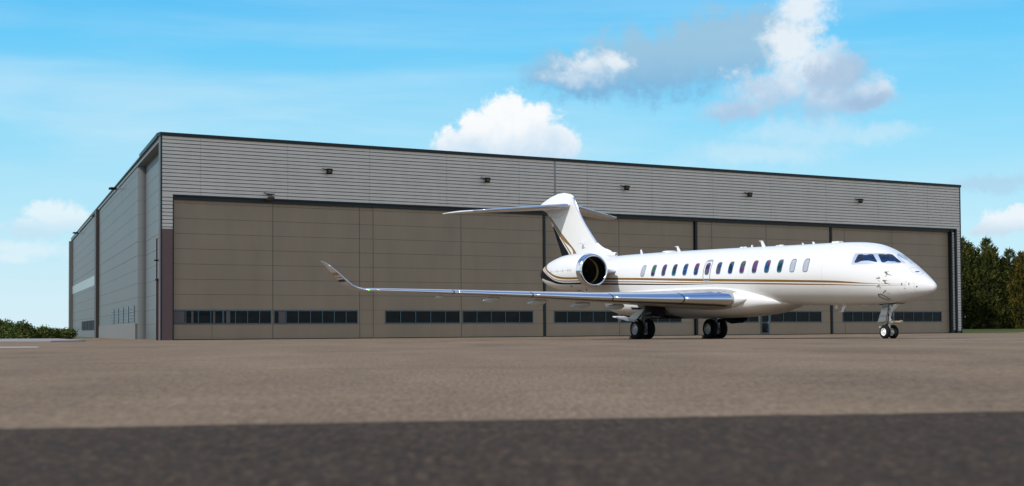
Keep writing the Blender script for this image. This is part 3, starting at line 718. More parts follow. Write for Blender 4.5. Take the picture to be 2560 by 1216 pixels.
# antennas
def blade(s0, s1, z0, z1, sw, th=.03, name='antenna', lat_=0.):
    m = MB(); m.slab([Q(s0, lat_ - th / 2, z0), Q(s1, lat_ - th / 2, z0), Q(s1 + sw, lat_ - th / 2, z1), Q(s1 + sw - (s1 - s0) * .55, lat_ - th / 2, z1)], (0, -th, 0)); return m
blade(20.95, 21.15, 4.15, 4.40, .04).build('blade_antenna', M_WHITE, jet)
m = blade(17.50, 17.76, 4.10, 4.40, .14); m.box((-18.0, -.03, 4.385), (-17.76, .03, 4.41)); m.build('blade_antenna', M_WHITE, jet)
m = blade(10.72, 10.98, 4.0, 4.30, .12); m.box((-11.2, -.03, 4.29), (-10.96, .03, 4.31)); m.build('blade_antenna', M_WHITE, jet)
blade(8.0, 8.1, 3.96, 4.06, .06).build('blade_antenna', M_WHITE, jet); blade(7.25, 7.40, 3.95, 4.07, .05).build('blade_antenna', M_WHITE, jet)
for (s, z, r_, h) in ((18.5, 4.155, .38, .07), (12.5, 4.055, .12, .06), (12.25, 4.06, .07, .05), (9.9, 4.0, .07, .05), (9.6, 4.0, .14, .06), (11.75, 4.04, .05, .12)):
    m = MB(); m.lathe(Q(s, 0, z), (0, 0, 1), [(-.03, r_), (h * .5, r_ * .95), (h * .85, r_ * .7), (h, .01)], 20); m.build('dome_antenna', M_WHITE, jet, True)
m = MB(); m.box((-6.02, -.12, 3.92), (-5.58, .12, 4.0)); m.build('flat_antenna', M_WHITE, jet)
m = MB(); m.slab([Q(5.26, -.02, 1.36), Q(5.5, -.02, 1.36), Q(5.62, -.02, 1.11), Q(5.50, -.02, 1.11)], (0, -.03, 0)); m.slab([Q(5.40, -.02, 1.105), Q(5.78, -.02, 1.105), Q(5.74, -.02, 1.09), Q(5.44, -.02, 1.09)], (0, -.03, 0)); m.build('blade_antenna', M_WHITE, jet)
m = MB(); m.slab([Q(5.82, -.02, 1.38), Q(5.96, -.02, 1.38), Q(6.0, -.02, 1.24), Q(5.88, -.02, 1.24)], (0, -.03, 0)); m.build('blade_antenna', M_WHITE, jet)
m = MB(); m.lathe(Q(4.08, 0, 1.345), (0, 0, -1), [(-.03, .17), (.03, .16), (.05, .01)], 20); m.build('dome_antenna', M_WHITE, jet, True)
m = MB(); m.lathe(Q(7.6, 0, 1.41), (0, 0, -1), [(-.03, .03), (.08, .03), (.1, .01)], 12); m.build('drain_mast', M_WHITE, jet, True)
m = MB(); m.lathe(Q(12.15, -.6 + 1.0, 1.03), (.2, -.3, -1), [(-.05, .05), (.06, .035), (.1, .01)], 12); m.build('drain_mast', M_BEIGE, jet, True)

# wings
def foil(th, camber=.012, n=26, x0=0., x1=1.):
    pts = []
    for i in range(n + 1):
        x = x1 - (x1 - x0) * (1 - cos(pi / 2 * (1 - i / n))) if False else x1 + (x0 - x1) * sin(pi / 2 * i / n) if False else x0 + (x1 - x0) * (1 - sin(pi / 2 * i / n))
        yt = 5 * th * (.2969 * sqrt(max(x, 0)) - .126 * x - .3516 * x * x + .2843 * x**3 - .1036 * x**4); yc = camber * 4 * x * (1 - x)
        pts.append((x, yc + yt))
    low = []
    for (x, y) in pts[::-1][(1 if x0 == 0 else 0):]:
        yc = camber * 4 * x * (1 - x); low.append((x, 2 * yc - y))
    return pts + low
WL = [.9, 1.9, 3.3, 5.7, 8.5, 11.25, 14.2]
WZ = [1.66, 1.71, 1.745, 1.835, 2.0, 2.16, 2.315]
def wle(l): return 10.95 + .869 * (l - 1.9)
def wte(l): return interp(l, [.9, 5.2, 14.2], [18.3, 18.75, 23.25])
def wth(l): return interp(l, [.9, 4.0, 14.2], [.125, .105, .095])
def wpt(l, x, y, side, grow=0.):
    s0 = wle(l); c = wte(l) - s0; z0 = interp(l, WL, WZ)
    tw = -radians(1.2) + radians(2.4) * (1 - l / 14.2)
    return Q(s0 + x * c, l * side, z0 + y * c - x * c * math.tan(tw) * .55)
def wing_strip(mb, la, lb, n, side, x0=0., x1=1., grow=0.):
    rings = []
    for i in range(n + 1):
        l = la + (lb - la) * i / n; fo = foil(wth(l), x0=x0, x1=x1); c = wte(l) - wle(l)
        rings.append([wpt(l, x, y + math.copysign(grow / c, y) * (1 if x > .001 else 0), side) - Vector((0, 0, 0)) + (Vector((grow, 0, 0)) if x < .02 else Vector()) for x, y in fo])
    mb.loft(rings)
# winglet path: (lateral, height, leading edge station, chord)
WG = [(14.2, 2.315, wle(14.2), wte(14.2) - wle(14.2)), (14.45, 2.345, 21.98, 1.42), (14.7, 2.43, 22.2, 1.30), (14.9, 2.56, 22.40, 1.2), (15.1, 2.80, 22.62, 1.1), (15.35, 3.13, 22.95, .92), (15.6, 3.44, 23.30, .72), (15.78, 3.64, 23.60, .48), (15.84, 3.70, 23.85, .25)]
M_WGL = stripes('winglet_paint', [(GOLD, [(10, 3.16, 3.02), (30, 3.16, 3.02)]), (GOLD, [(10, 2.95, 2.90), (30, 2.95, 2.90)]), (BLACK, [(10, 2.83, 2.72), (30, 2.83, 2.72)])], zhi=5., basec=(.36, .35, .33))  # grey-brown base puts the winglet's shade into its paint; stripes are real
for side in (1, -1):
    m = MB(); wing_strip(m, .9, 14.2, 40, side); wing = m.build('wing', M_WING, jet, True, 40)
    for (a, b) in ((1.75, 3.31), (3.345, 5.70), (5.735, 8.45), (8.485, 11.23), (11.265, 14.2)):
        m = MB(); wing_strip(m, a, b, 10, side, 0., .085, .006); m.build('leading_edge_slat', M_CHROME, wing, True, 60)
    for a in (3.3275, 5.7175, 8.4675, 11.2475):
        m = MB(); wing_strip(m, a - .02, a + .02, 1, side, 0., .085, .008); m.build('slat_gap', M_VOID, wing)
    m = MB(); rings = []; m2 = MB(); r2 = []
    for i, (l, z, s0, c) in enumerate(WG):
        a = WG[max(0, i - 1)]; b = WG[min(len(WG) - 1, i + 1)]; t = Vector((b[0] - a[0], b[1] - a[1])).normalized(); nrm = Vector((-t.y, t.x))
        th = .095 if i < 7 else .08
        rings.append([Q(s0 + x * c, (l + nrm.x * y * c) * side, z + nrm.y * y * c - (x * c * .015 if i < 2 else 0)) for x, y in foil(th)])
        r2.append([Q(s0 + x * c, (l + nrm.x * (y * c + math.copysign(.004, y))) * side, z + nrm.y * (y * c + math.copysign(.004, y))) + (Vector((.006, 0, 0)) if x < .02 else Vector()) for x, y in foil(th, x0=0., x1=.10)])
    m.loft(rings); wg = m.build('winglet', M_WGL, wing, True, 45)
    m2.loft(r2); m2.build('winglet_leading_edge', M_CHROME, wing, True, 60)
    m = MB(); m.lathe(wpt(14.33, 0, 0, side) + Vector((-.02, 0, 0)), (1, 0, 0), [(0, .035), (.03, .03), (.045, .005)], 12); m.build('nav_lamp', M_NAV if side > 0 else mat('red_nav_lamp', (.7, .02, .02), .2), wing, True)
    # flap track fairings
    for (l, L, r_) in ((3.75, 1.7, .13), (5.35, 1.8, .14), (7.2, 1.8, .14), (9.05, 1.7, .13), (11.1, .9, .06)):
        te = wte(l); c = te - wle(l); x = .80; p = wpt(l, x, -.02, side); s_c = wle(l) + x * c
        z0 = p.z - .10
        m = MB(); m.lathe(Q(s_c - L * .45, l * side, z0), (-1, 0, -.03), [(0, .01), (.08, r_ * .45), (.3, r_ * .85), (L * .5, r_), (L * .8, r_ * .6), (L, .02)], 20)
        for i_, v in enumerate(m.v): m.v[i_] = (v[0], v[1], z0 + (v[2] - z0) * 1.15)
        m.build('flap_track_fairing', M_WHITE, wing, True)
    # inboard glove where the wing meets the fairing
    m = MB(); m.lathe(Q(10.25, 1.35 * side, 1.70), (-1, 0, 0), [(0, .03), (.2, .18), (.7, .32), (1.5, .40), (4, .42), (7, .35), (8.6, .1)], 28); 
    for i_, v in enumerate(m.v): m.v[i_] = (v[0], side * -1.35 + (v[1] + side * 1.35) * 1.25, v[2])
    m.build('wing_root_fillet', M_WHITE, jet, True)

# fin
FZ = [(3.7, 25.0, 29.0, .30), (4.1, 24.2, 29.2, .28), (4.42, 23.95, 29.33, .25), (4.52, 24.15, 29.38, .22), (4.68, 24.78, 29.47, .19), (4.95, 25.36, 29.62, .18), (5.3, 25.82, 29.85, .17), (5.64, 26.22, 30.05, .165), (6.2, 26.83, 30.42, .16), (6.68, 27.27, 30.78, .16), (6.95, 27.47, 31.1, .19), (7.08, 27.56, 31.5, .23), (7.2, 27.64, 31.70, .25), (7.32, 27.72, 31.78, .25), (7.44, 27.80, 31.70, .23), (7.55, 27.9, 31.35, .20), (7.66, 28.05, 30.95, .17), (7.76, 28.3, 30.5, .13), (7.84, 28.65, 30.1, .09), (7.88, 29.0, 29.7, .04)]
m = MB(); rings = []; zz = [a[0] for a in FZ]
def fin_at(z): return [interp(z, zz, [a[k] for a in FZ]) for k in (1, 2, 3)]
zl = [3.7 + .08 * i for i in range(52)] + [7.88]
for z in zl:
    a, b, th = fin_at(z); c = b - a
    rings.append([Q(a + x * c, (y / .5) * th, z) for x, y in [(x_, y_ * 5) for x_, y_ in foil(.1, 0, 22)]])
m.loft(rings)
M_FIN = stripes('fin_paint', [(GOLD, [(4.3, 28.12, 27.40), (4.51, 27.97, 27.57), (5.33, 29.16, 28.72), (5.62, 29.55, 29.16), (6.08, 30.07, 29.78), (6.47, 30.65, 30.3), (6.7, 31, 30.6)]),
    (GOLD, [(4.3, 28.15, 27.95), (4.48, 28.30, 28.11), (5.22, 29.16, 29.03), (5.85, 29.90, 29.80), (6.2, 30.3, 30.2)]),
    (BLACK, [(4.2, 31.5, 28.15), (4.48, 31.5, 28.41), (5.22, 31.5, 29.26), (5.78, 31.5, 29.86), (6.1, 31.5, 30.2)])], over='z', lo=3., hi=8., zlo=24., zhi=34.)
fin = m.build('tail_fin', M_FIN, jet, True, 40)
m = MB(); rings = []; 
for z in [4.96 + .1 * i for i in range(27)]:
    a, b, th = fin_at(z); c = b - a; rings.append([Q(a + x * c, (y * 10) * th, z) + (Vector((.006, 0, 0)) if x < .02 else Vector((0, math.copysign(.003, -y), 0))) for x, y in foil(.1, 0, 12, 0, .045)])
m.loft(rings); m.build('fin_leading_edge', M_CHROME, fin, True, 60)
m = MB(); m.lathe(Q(25.2, 0, 4.33), (1, 0, -.03), [(0, .12), (.7, .125), (1.3, .115), (1.64, .105), (1.66, .09), (1.64, .07), (1.0, .06)], 24)
for i_, v in enumerate(m.v): m.v[i_] = (v[0], v[1] * .75, 4.33 + (v[2] - 4.33) * 1.05)
m.build('air_scoop', M_WHITE, fin, True, 50)
m = MB(); m.lathe(Q(23.75, 0, 4.30), (1, 0, 0), [(0, .068), (.01, .001)], 20); 
for i_, v in enumerate(m.v): m.v[i_] = (v[0], v[1] * .75, v[2])
m.build('scoop_opening', M_VOID, fin)
m = MB(); m.box((-26.9, -.38, 4.99), (-26.75, -.15, 5.01)); m.tube([Q(26.95, .34, 5.0), Q(26.6, .34, 5.0)], .02, 8); m.build('fin_probe', M_WHITE, fin)
# curved bullet joint under the stabiliser
m = MB()
for k in range(14):
    t0, t1 = k / 14, (k + 1) / 14
    f_ = lambda t: (31.2 - 2.9 * t, 6.99 - .42 * sin(pi * t) * 1.0 + .0 * t)
    (a, za), (b, zb) = f_(t0), f_(t1)
    for sd_ in (1, -1):
        def fy(s, z):
            A_, B_, th = fin_at(z); x = min(1, max(0, (s - A_) / (B_ - A_))); return (5 * (.2969 * sqrt(x) - .126 * x - .3516 * x * x + .2843 * x**3 - .1036 * x**4)) * th + .004
        m.add([Q(a, sd_ * fy(a, za), za), Q(b, sd_ * fy(b, zb), zb), Q(b, sd_ * fy(b, zb + .012), zb + .012), Q(a, sd_ * fy(a, za + .012), za + .012)], [(0, 1, 2, 3)])
m.build('fairing_seam', M_WFRAME, fin)

# stabilisers (both halves meet in the fin)
for side in (1, -1):
    def hring(l, grow=0, x0=0., x1=1., n=20):
        t = l / 5.3; s0 = 28.05 + (32.0 - 28.05) * t if l < 4.9 else 31.65 + (l - 4.9) * 1.9 + max(0, l - 5.15) * 2.5
        te = 31.55 + 1.85 * min(t, 1.0); c = max(.12, te - s0); z = 7.17 - .055 * l * .95 - (0 if side > 0 else .012 * l)
        return [Q(s0 + x * c, l * side, z + y * c + math.copysign(grow, y) - x * c * .01) + (Vector((grow, 0, 0)) if x < .02 else Vector()) for x, y in foil(.085, -.004, n, x0, x1)]
    m = MB(); m.loft([hring(l) for l in (.05, .6, 1.5, 2.5, 3.5, 4.4, 4.9, 5.1, 5.22, 5.3, 5.33)]); st_ = m.build('stabiliser', M_WHITE, jet, True, 45)
    m = MB(); m.loft([hring(l, .005, 0., .10, 10) for l in (.22, .6, 1.5, 2.5, 3.5, 4.4)]); m.build('stabiliser_leading_edge', M_CHROME, st_, True, 60)

# engines
NS = [21.06, 21.12, 21.25, 21.5, 22.1, 23.0, 23.6, 24.2, 24.9, 25.4, 25.8, 26.0, 26.1]; NR = [.745, .79, .825, .865, .91, .925, .905, .84, .72, .59, .45, .36, .28]
M_NAC = stripes('nacelle_paint', [
    (GOLD, [(21.0, 2.99, 2.90), (22.6, 3.04, 2.94), (23.12, 3.10, 2.99), (23.48, 3.17, 3.06), (23.79, 3.26, 3.15), (24.15, 3.38, 3.26), (24.43, 3.47, 3.36), (24.75, 3.64, 3.48), (24.97, 3.80, 3.56), (25.2, 4.1, 3.64), (25.6, 4.4, 3.75)]),
    (GOLD, [(21.0, 2.84, 2.80), (22.7, 2.875, 2.83), (23.46, 2.96, 2.92), (24.16, 3.18, 3.13), (24.55, 3.34, 3.28), (24.93, 3.49, 3.44), (25.3, 3.62, 3.56), (25.6, 3.73, 3.66)]),
    (BLACK, [(21.0, 2.73, 2.65), (22.83, 2.77, 2.685), (23.54, 2.88, 2.73), (24.19, 3.10, 2.86), (24.92, 3.38, 2.98), (25.4, 3.53, 3.05), (25.7, 3.75, 3.0), (25.8, 4.3, 2.4), (26.5, 4.4, 2.2)])], lo=20., hi=30., zhi=5.)
for side in (1, -1):
    cz = lambda s: 3.34 - .02 * (s - 21)
    c0 = Q(21.06, 2.75 * side, 3.34); axd = Vector((-1, 0, -.02))
    m = MB(); prof = [(s - 21.06, interp(s, NS, NR)) for s in [21.38 + .1 * i for i in range(47)] + [26.1]]; prof += [(5.04, .22), (4.6, .2)]
    m.lathe(c0, axd, prof, 56); nac = m.build('engine_nacelle', M_NAC, jet, True, 45)
    m = MB(); m.lathe(c0, axd, [(.33, interp(21.39, NS, NR) + .002)] + [(s - 21.06, interp(s, NS, NR) + .002) for s in (21.35, 21.28, 21.2, 21.12, 21.08)] + [(0, .742), (-.012, .725), (.0, .70), (.04, .68), (.12, .662), (.25, .65)], 56); m.build('intake_lip', M_CHROME, nac, True)
    m = MB(); m.lathe(c0, axd, [(.25, .65), (.6, .655), (1.1, .665), (1.35, .665)], 48); m.build('intake_duct', M_DUCT, nac, True)
    m = MB(); m.lathe(c0, axd, [(.70, .645), (.88, .645)], 48); m.build('rub_strip', M_RING, nac, True)
    m = MB(); N = 20
    for k in range(N):
        a0 = 2 * pi * k / N; vs = []; J = 8
        for j in range(J + 1):
            r_ = .16 + (.64 - .16) * j / J; swp = .20 * (j / J) ** 1.5; tw_ = .25 + .75 * j / J
            for e in (-1, 1):
                a = a0 + swp + e * .15 * (1 - .2 * j / J); dx_ = e * .09 * (1.4 - tw_) - .02 * j / J
                vs.append(Vector((c0.x - 1.0 + .09 * (-e) * (1.2 - .6 * j / J), c0.y + r_ * cos(a * side), c0.z - .02 + r_ * sin(a * side))))
        m.add(vs, [(2 * j, 2 * j + 1, 2 * j + 3, 2 * j + 2) for j in range(J)])
    m.build('fan', M_FAN, nac, True)
    m = MB(); m.lathe(c0 + axd * 1.14, axd, [(0, .66), (0.01, .01)], 40); m.build('fan_backing', M_VOID, nac)
    m = MB(); m.lathe(c0 + axd * .66, axd, [(0, .005), (.05, .06), (.18, .12), (.42, .18)], 24); m.build('fan_spinner', M_BLK, nac, True)
    # latches and vents on the cowl
    m = MB()
    def npt(s, z, off=.004):
        r_ = interp(s, NS, NR); d = max(-1, min(1, (z - cz(s)) / r_)); return Q(s, (2.75 + (r_ + off) * sqrt(1 - d * d)) * side, cz(s) + (r_ + off) * d)
    def nline(a, b, wd):
        v = Vector((b[0] - a[0], b[1] - a[1])); v = Vector((-v.y, v.x)).normalized() * wd / 2; n = 6
        for k in range(n):
            p = [(a[0] + (b[0] - a[0]) * t, a[1] + (b[1] - a[1]) * t) for t in (k / n, (k + 1) / n)]
            m.add([npt(p[0][0] - v.x, p[0][1] - v.y), npt(p[1][0] - v.x, p[1][1] - v.y), npt(p[1][0] + v.x, p[1][1] + v.y), npt(p[0][0] + v.x, p[0][1] + v.y)], [(0, 1, 2, 3)])
    nline((21.75, 3.365), (24.0, 3.33), .007)
    for s in (23.89, 23.18, 22.63, 22.08, 21.88): nline((s, 3.28), (s, 3.43), .022)
    m.build('cowl_latches', M_SEAM, nac)
    m = MB()
    for (s, L) in ((22.6, .10), (22.45, .10), (21.8, .12)): m.tube([Q(s, 2.75 * side, 2.45), Q(s + .06, 2.75 * side, 2.38 - L * .3)], .018, 8)
    for k in range(6): m.box((-(23.6 + .17 * k), (-2.9 if side > 0 else 2.7), 2.40 + .045 * k), (-(23.72 + .17 * k), (-2.7 if side > 0 else 2.9), 2.47 + .05 * k))
    m.build('cowl_drains', M_BLK, nac)
    m = MB(); m.slab([npt(22.25, 2.60), npt(22.45, 2.60), npt(22.35, 2.55)], (0, -.02 * side, 0)); m.build('cowl_vent', M_BLK, nac)
    # pylon
    m = MB(); rings = []
    for l in (.9, 1.4, 1.97):
        rings.append([Q(21.5 + x * 4.2, l * side, 3.33 + y * 4.2) for x, y in foil(.08, 0, 20)])
    m.loft(rings); m.build('engine_pylon', M_WHITE, jet, True, 45)

# landing gear
def wheel(parent, c, R, wd, hub, mrim, holes=11):
    """c: centre in jet axes, wheel turns about the lateral axis"""
    c = Vector(c); h = wd / 2; m = MB()
    m.lathe(c - Vector((0, h, 0)), (0, 1, 0), [(.03, hub), (.005, hub + .02), (0, R * .78), (.012, R * .86), (.05, R * .955), (wd * .30, R * .992), (wd * .5, R), (wd * .70, R * .992), (wd - .05, R * .955), (wd - .012, R * .86), (wd, R * .78), (wd - .005, hub + .02), (wd - .03, hub)], 48)
    for g in (.33, .5, .67):
        pass
    # tyre flattened where it carries the jet
    for i, v in enumerate(m.v):
        zz_ = c.z - R + .012 * R / .48
        if v[2] < zz_: m.v[i] = (v[0], v[1], zz_)
    t = m.build('tyre', M_TYRE, parent, True, 40)
    m = MB()
    for sg in (-1, 1):
        m.lathe(c + Vector((0, sg * (h - .06), 0)), (0, sg, 0), [(.05, hub + .004), (.045, hub - .012), (.015, hub * .90), (.005, hub * .62), (.025, hub * .42), (.03, hub * .30), (.07, hub * .26), (.075, .01)], 36)
    m.lathe(c - Vector((0, h - .05, 0)), (0, 1, 0), [(0, hub * .92), (wd - .1, hub * .92)], 24)
    m.cur = 1
    for sg in (-1, 1):
        for k in range(holes):
            a = 2 * pi * k / holes; q = c + Vector((cos(a) * hub * .76, sg * (h - .046), sin(a) * hub * .76)); m.lathe(q, (0, sg, 0), [(0, hub * .105), (.008, hub * .105), (.009, .001)], 10)
    m.build('wheel_rim', [mrim, M_VOID], parent, True, 35)
for side in (1, -1):
    gx, gl, g0 = 17.72, 2.06, -.045
    m = MB()
    m.tube([Q(17.62, gl * side, 1.75), Q(17.66, gl * side, 1.10), Q(17.66, gl * side, .98)], [.13, .11, .115], 18)
    m.tube([Q(17.66, gl * side, 1.0), Q(17.68, gl * side, .62)], .085, 16)
    m.tube([Q(17.62, gl * side, 1.66), Q(17.30, gl * side, 1.72)], .05, 10); m.tube([Q(17.75, (gl - .2) * side, 1.66), Q(17.5, (gl + .25) * side, 1.66)], .055, 10)
    # fork and axle
    for e in (-1, 1): m.tube([Q(17.67, gl * side, .72), Q(17.42 if e > 0 else 17.9, gl * side, .60), Q(17.40 if e > 0 else 17.94, gl * side, .46)], [.07, .065, .05], 10)
    m.box((-17.96, -gl * side - .07, .60), (-17.40, -gl * side + .07, .74))
    m.tube([Q(gx, (gl - .42) * side, .435), Q(gx, (gl + .42) * side, .435)], .06, 14)
    m.lathe(Q(gx, (gl - .04) * side, .435), (0, side, 0), [(-.1, .1), (-.1, .15), (.1, .15), (.1, .1)], 16)
    mg = m.build('main_landing_gear', M_GREY, jet, True, 40)
    m = MB(); m.tube([Q(17.6, (gl - .05) * side, 1.15), Q(17.3, (gl - .95) * side, 1.32)], .06, 10); m.tube([Q(17.45, (gl - .05) * side, .98), Q(16.4, (gl - 1.05) * side, 1.18)], .028, 8)
    m.tube([Q(17.78, gl * side, .97), Q(18.35, gl * side, .78)], .05, 10); m.tube([Q(18.35, gl * side, .80), Q(17.8, gl * side, .52)], .04, 8)
    m.build('side_brace', M_STEEL, mg, True, 40)
    m = MB(); m.tube([Q(17.52, (gl + .1) * side, 1.55), Q(17.50, (gl + .12) * side, 1.0), Q(17.6, (gl + .12) * side, .66), Q(17.7, (gl + .2) * side, .52)], .014, 6); m.tube([Q(17.8, (gl + .1) * side, 1.45), Q(17.86, (gl + .12) * side, .9), Q(17.8, (gl + .12) * side, .6)], .014, 6)
    m.build('brake_hoses', M_HOSE, mg, True)
    for e in (-.30, .30): wheel(mg, Q(gx, (gl + e) * side, .435), .482, .31, .255, M_STEEL)
    # leg door: two plates meeting at a bend
    L2_ = 2.62
    m = MB(); m.slab([Q(17.95, 2.3 * side, 1.80), Q(17.15, 2.3 * side, 1.80), Q(16.60, L2_ * side, 1.36), Q(17.05, L2_ * side, 1.36)], (0, -.035 * side, 0))
    m.slab([Q(17.05, L2_ * side, 1.358), Q(16.60, L2_ * side, 1.358), Q(17.55, (L2_) * side, .76), Q(18.18, (L2_) * side, .92)], (0, -.035 * side, 0))
    m.build('gear_door', M_WHITE, mg)
    m = MB(); m.slab([Q(18.95, 2.35 * side, 1.02), Q(18.9, 3.0 * side, 1.02), Q(17.45, 3.0 * side, .80), Q(17.5, 2.35 * side, .80)], (0, 0, .045)); m.build('gear_door', M_WHITE, mg)
    m = MB(); m.slab([Q(17.2, 3.0 * side, 1.46), Q(16.2, 3.0 * side, 1.42), Q(16.4, 3.02 * side, 1.34), Q(17.05, 3.02 * side, 1.34)], (0, -.03 * side, 0)); m.build('gear_door', M_DUCT, mg)
    # open wheel bay in the belly
    m = MB(); m.box((-18.6, side * -1.72 - .02, 1.02), (-16.35, side * -1.72 + .02, 1.72)); m.box((-18.3, min(side * -.5, side * -1.74), .925), (-16.4, max(side * -.5, side * -1.74), .99)); m.build('wheel_bay', M_VOID, jet)
# inner belly doors hanging under the fairing
m = MB(); m.slab([Q(16.1, -1.15, .97), Q(13.7, -1.15, .96), Q(14.3, -1.3, .72), Q(15.3, -1.32, .66)], (0, .03, 0)); m.tube([Q(15.0, -1.1, .95), Q(14.4, -1.25, .70)], .025, 8); m.build('gear_door', M_DUCT, jet)

# nose gear
ns = 2.70
m = MB(); m.tube([Q(2.76, 0, 1.45), Q(ns + .02, 0, 1.10), Q(ns, 0, .72)], [.075, .075, .075], 16); m.tube([Q(ns, 0, .74), Q(ns, 0, .27)], .05, 14)
m.lathe(Q(ns, 0, .60), (0, 0, 1), [(0, .05), (0, .10), (.16, .10), (.2, .075)], 18)
m.tube([Q(ns, -.24, .275), Q(ns, .24, .275)], .045, 12)
ng = m.build('nose_landing_gear', M_GWHITE, jet, True, 40)
m = MB(); m.tube([Q(ns - .02, .06, 1.02), Q(2.45, .06, 1.18), Q(2.12, .06, 1.42)], .045, 10); m.tube([Q(ns - .02, -.06, 1.02), Q(2.12, -.06, 1.42)], .035, 10); m.tube([Q(2.72, .10, 1.10), Q(2.83, .16, 1.42)], .03, 8); m.tube([Q(2.72, -.10, 1.10), Q(2.83, -.16, 1.42)], .03, 8); m.tube([Q(2.45, .02, 1.2), Q(2.35, .02, 1.45)], .03, 8)
m.tube([Q(2.7, .08, .94), Q(2.95, .2, .97)], .022, 8)
m.build('drag_brace', M_GWHITE, ng, True, 40)
m = MB(); m.box((-2.66, -.14, .62), (-2.30, .0 + .14, .69)); m.tube([Q(2.62, .0, .655), Q(2.02, .0, .655)], .05, 12); m.lathe(Q(2.02, 0, .655), (1, 0, 0), [(0, .05), (.01, .075), (.06, .075), (.07, .02)], 12); m.build('steering_unit', M_BEIGE, ng, True, 40)
m = MB(); m.slab([Q(2.72, .05, .66), Q(2.60, .05, .66), Q(2.92, .05, .38), Q(3.0, .05, .44)], (0, .1, 0)); m.build('torque_link', M_BLK, ng)
m = MB(); m.tube([Q(2.95, .06, .45), Q(3.13, .06, .45)], .03, 8); m.lathe(Q(3.13, .06, .45), (-1, 0, 0), [(0, .02), (0, .06), (.03, .06), (.03, .01)], 12); m.build('tow_pin', M_STEEL, ng, True, 40)
m = MB(); m.tube([Q(2.6, .07, 1.35), Q(2.58, .10, .95), Q(2.62, .1, .72), Q(2.72, .1, .5)], .012, 6); m.tube([Q(2.5, -.03, 1.4), Q(2.6, -.08, 1.0), Q(2.6, -.1, .7)], .012, 6); m.build('hydraulic_hoses', M_HOSE, ng, True)
for l in (.11, -.12):
    m = MB(); m.lathe(Q(2.66, l, .95), (1, 0, 0), [(-.08, .02), (-.02, .06), (.05, .072), (.06, .066)], 18); lm = m.build('taxi_lamp', M_GWHITE, ng, True, 40)
    m = MB(); m.lathe(Q(2.61, l, .95), (1, 0, 0), [(0, .062), (.012, .001)], 18); m.build('taxi_lamp_lens', mat('taxi_lens', (.12, .18, .24), .1), ng)
for l in (.20, -.20): wheel(ng, Q(ns, l, .272), .272, .19, .145, M_GWHITE, 0 if False else 7)
m = MB(); m.slab([Q(3.0, .33, .63), Q(2.53, .33, .655), Q(2.40, .27, 1.36), Q(2.68, .27, 1.42)], (0, .025, 0))
for t in (.0, .33, .66): 
    m.slab([Q(2.985 - .32 * t, .335 - .06 * t, .65 + .76 * t), Q(2.55 - .13 * t, .335 - .06 * t, .67 + .70 * t), Q(2.55 - .13 * t, .335 - .06 * t, .70 + .70 * t), Q(2.985 - .32 * t, .335 - .06 * t, .68 + .76 * t)], (0, -.02, 0))
m.build('nose_gear_door', mat('door_inner', (.13, .135, .135), .5), ng)
m = MB(); m.slab([Q(3.0, -.22, 1.331), Q(3.0, .22, 1.331), Q(2.0, .2, 1.378), Q(2.0, -.2, 1.378)], (0, 0, .05)); m.build('nose_gear_bay', M_VOID, jet)

# chocks
JM = Matrix.Translation((JX, JY, 0)) @ Matrix.Rotation(atan2(-cos(YAW), sin(YAW)), 4, 'Z')
for (l, lb) in ((2.08, 'brown rubber chock behind the near main wheels, under the wing'), (-2.04, 'brown rubber chock behind the far main wheels, under the belly')):
    p = JM @ Q(18.12, l, -.052); b = MB(); b.slab([(-.13, -.42, 0), (.13, -.42, 0), (.05, -.42, .17), (-.05, -.42, .17)], (0, .84, 0))
    o = b.build('wheel_chock', M_CHOCK); o.location = p; o.rotation_euler = (0, 0, atan2(-cos(YAW), sin(YAW))); tag(o, lb, 'chock', 'wheel chocks at the main gear')

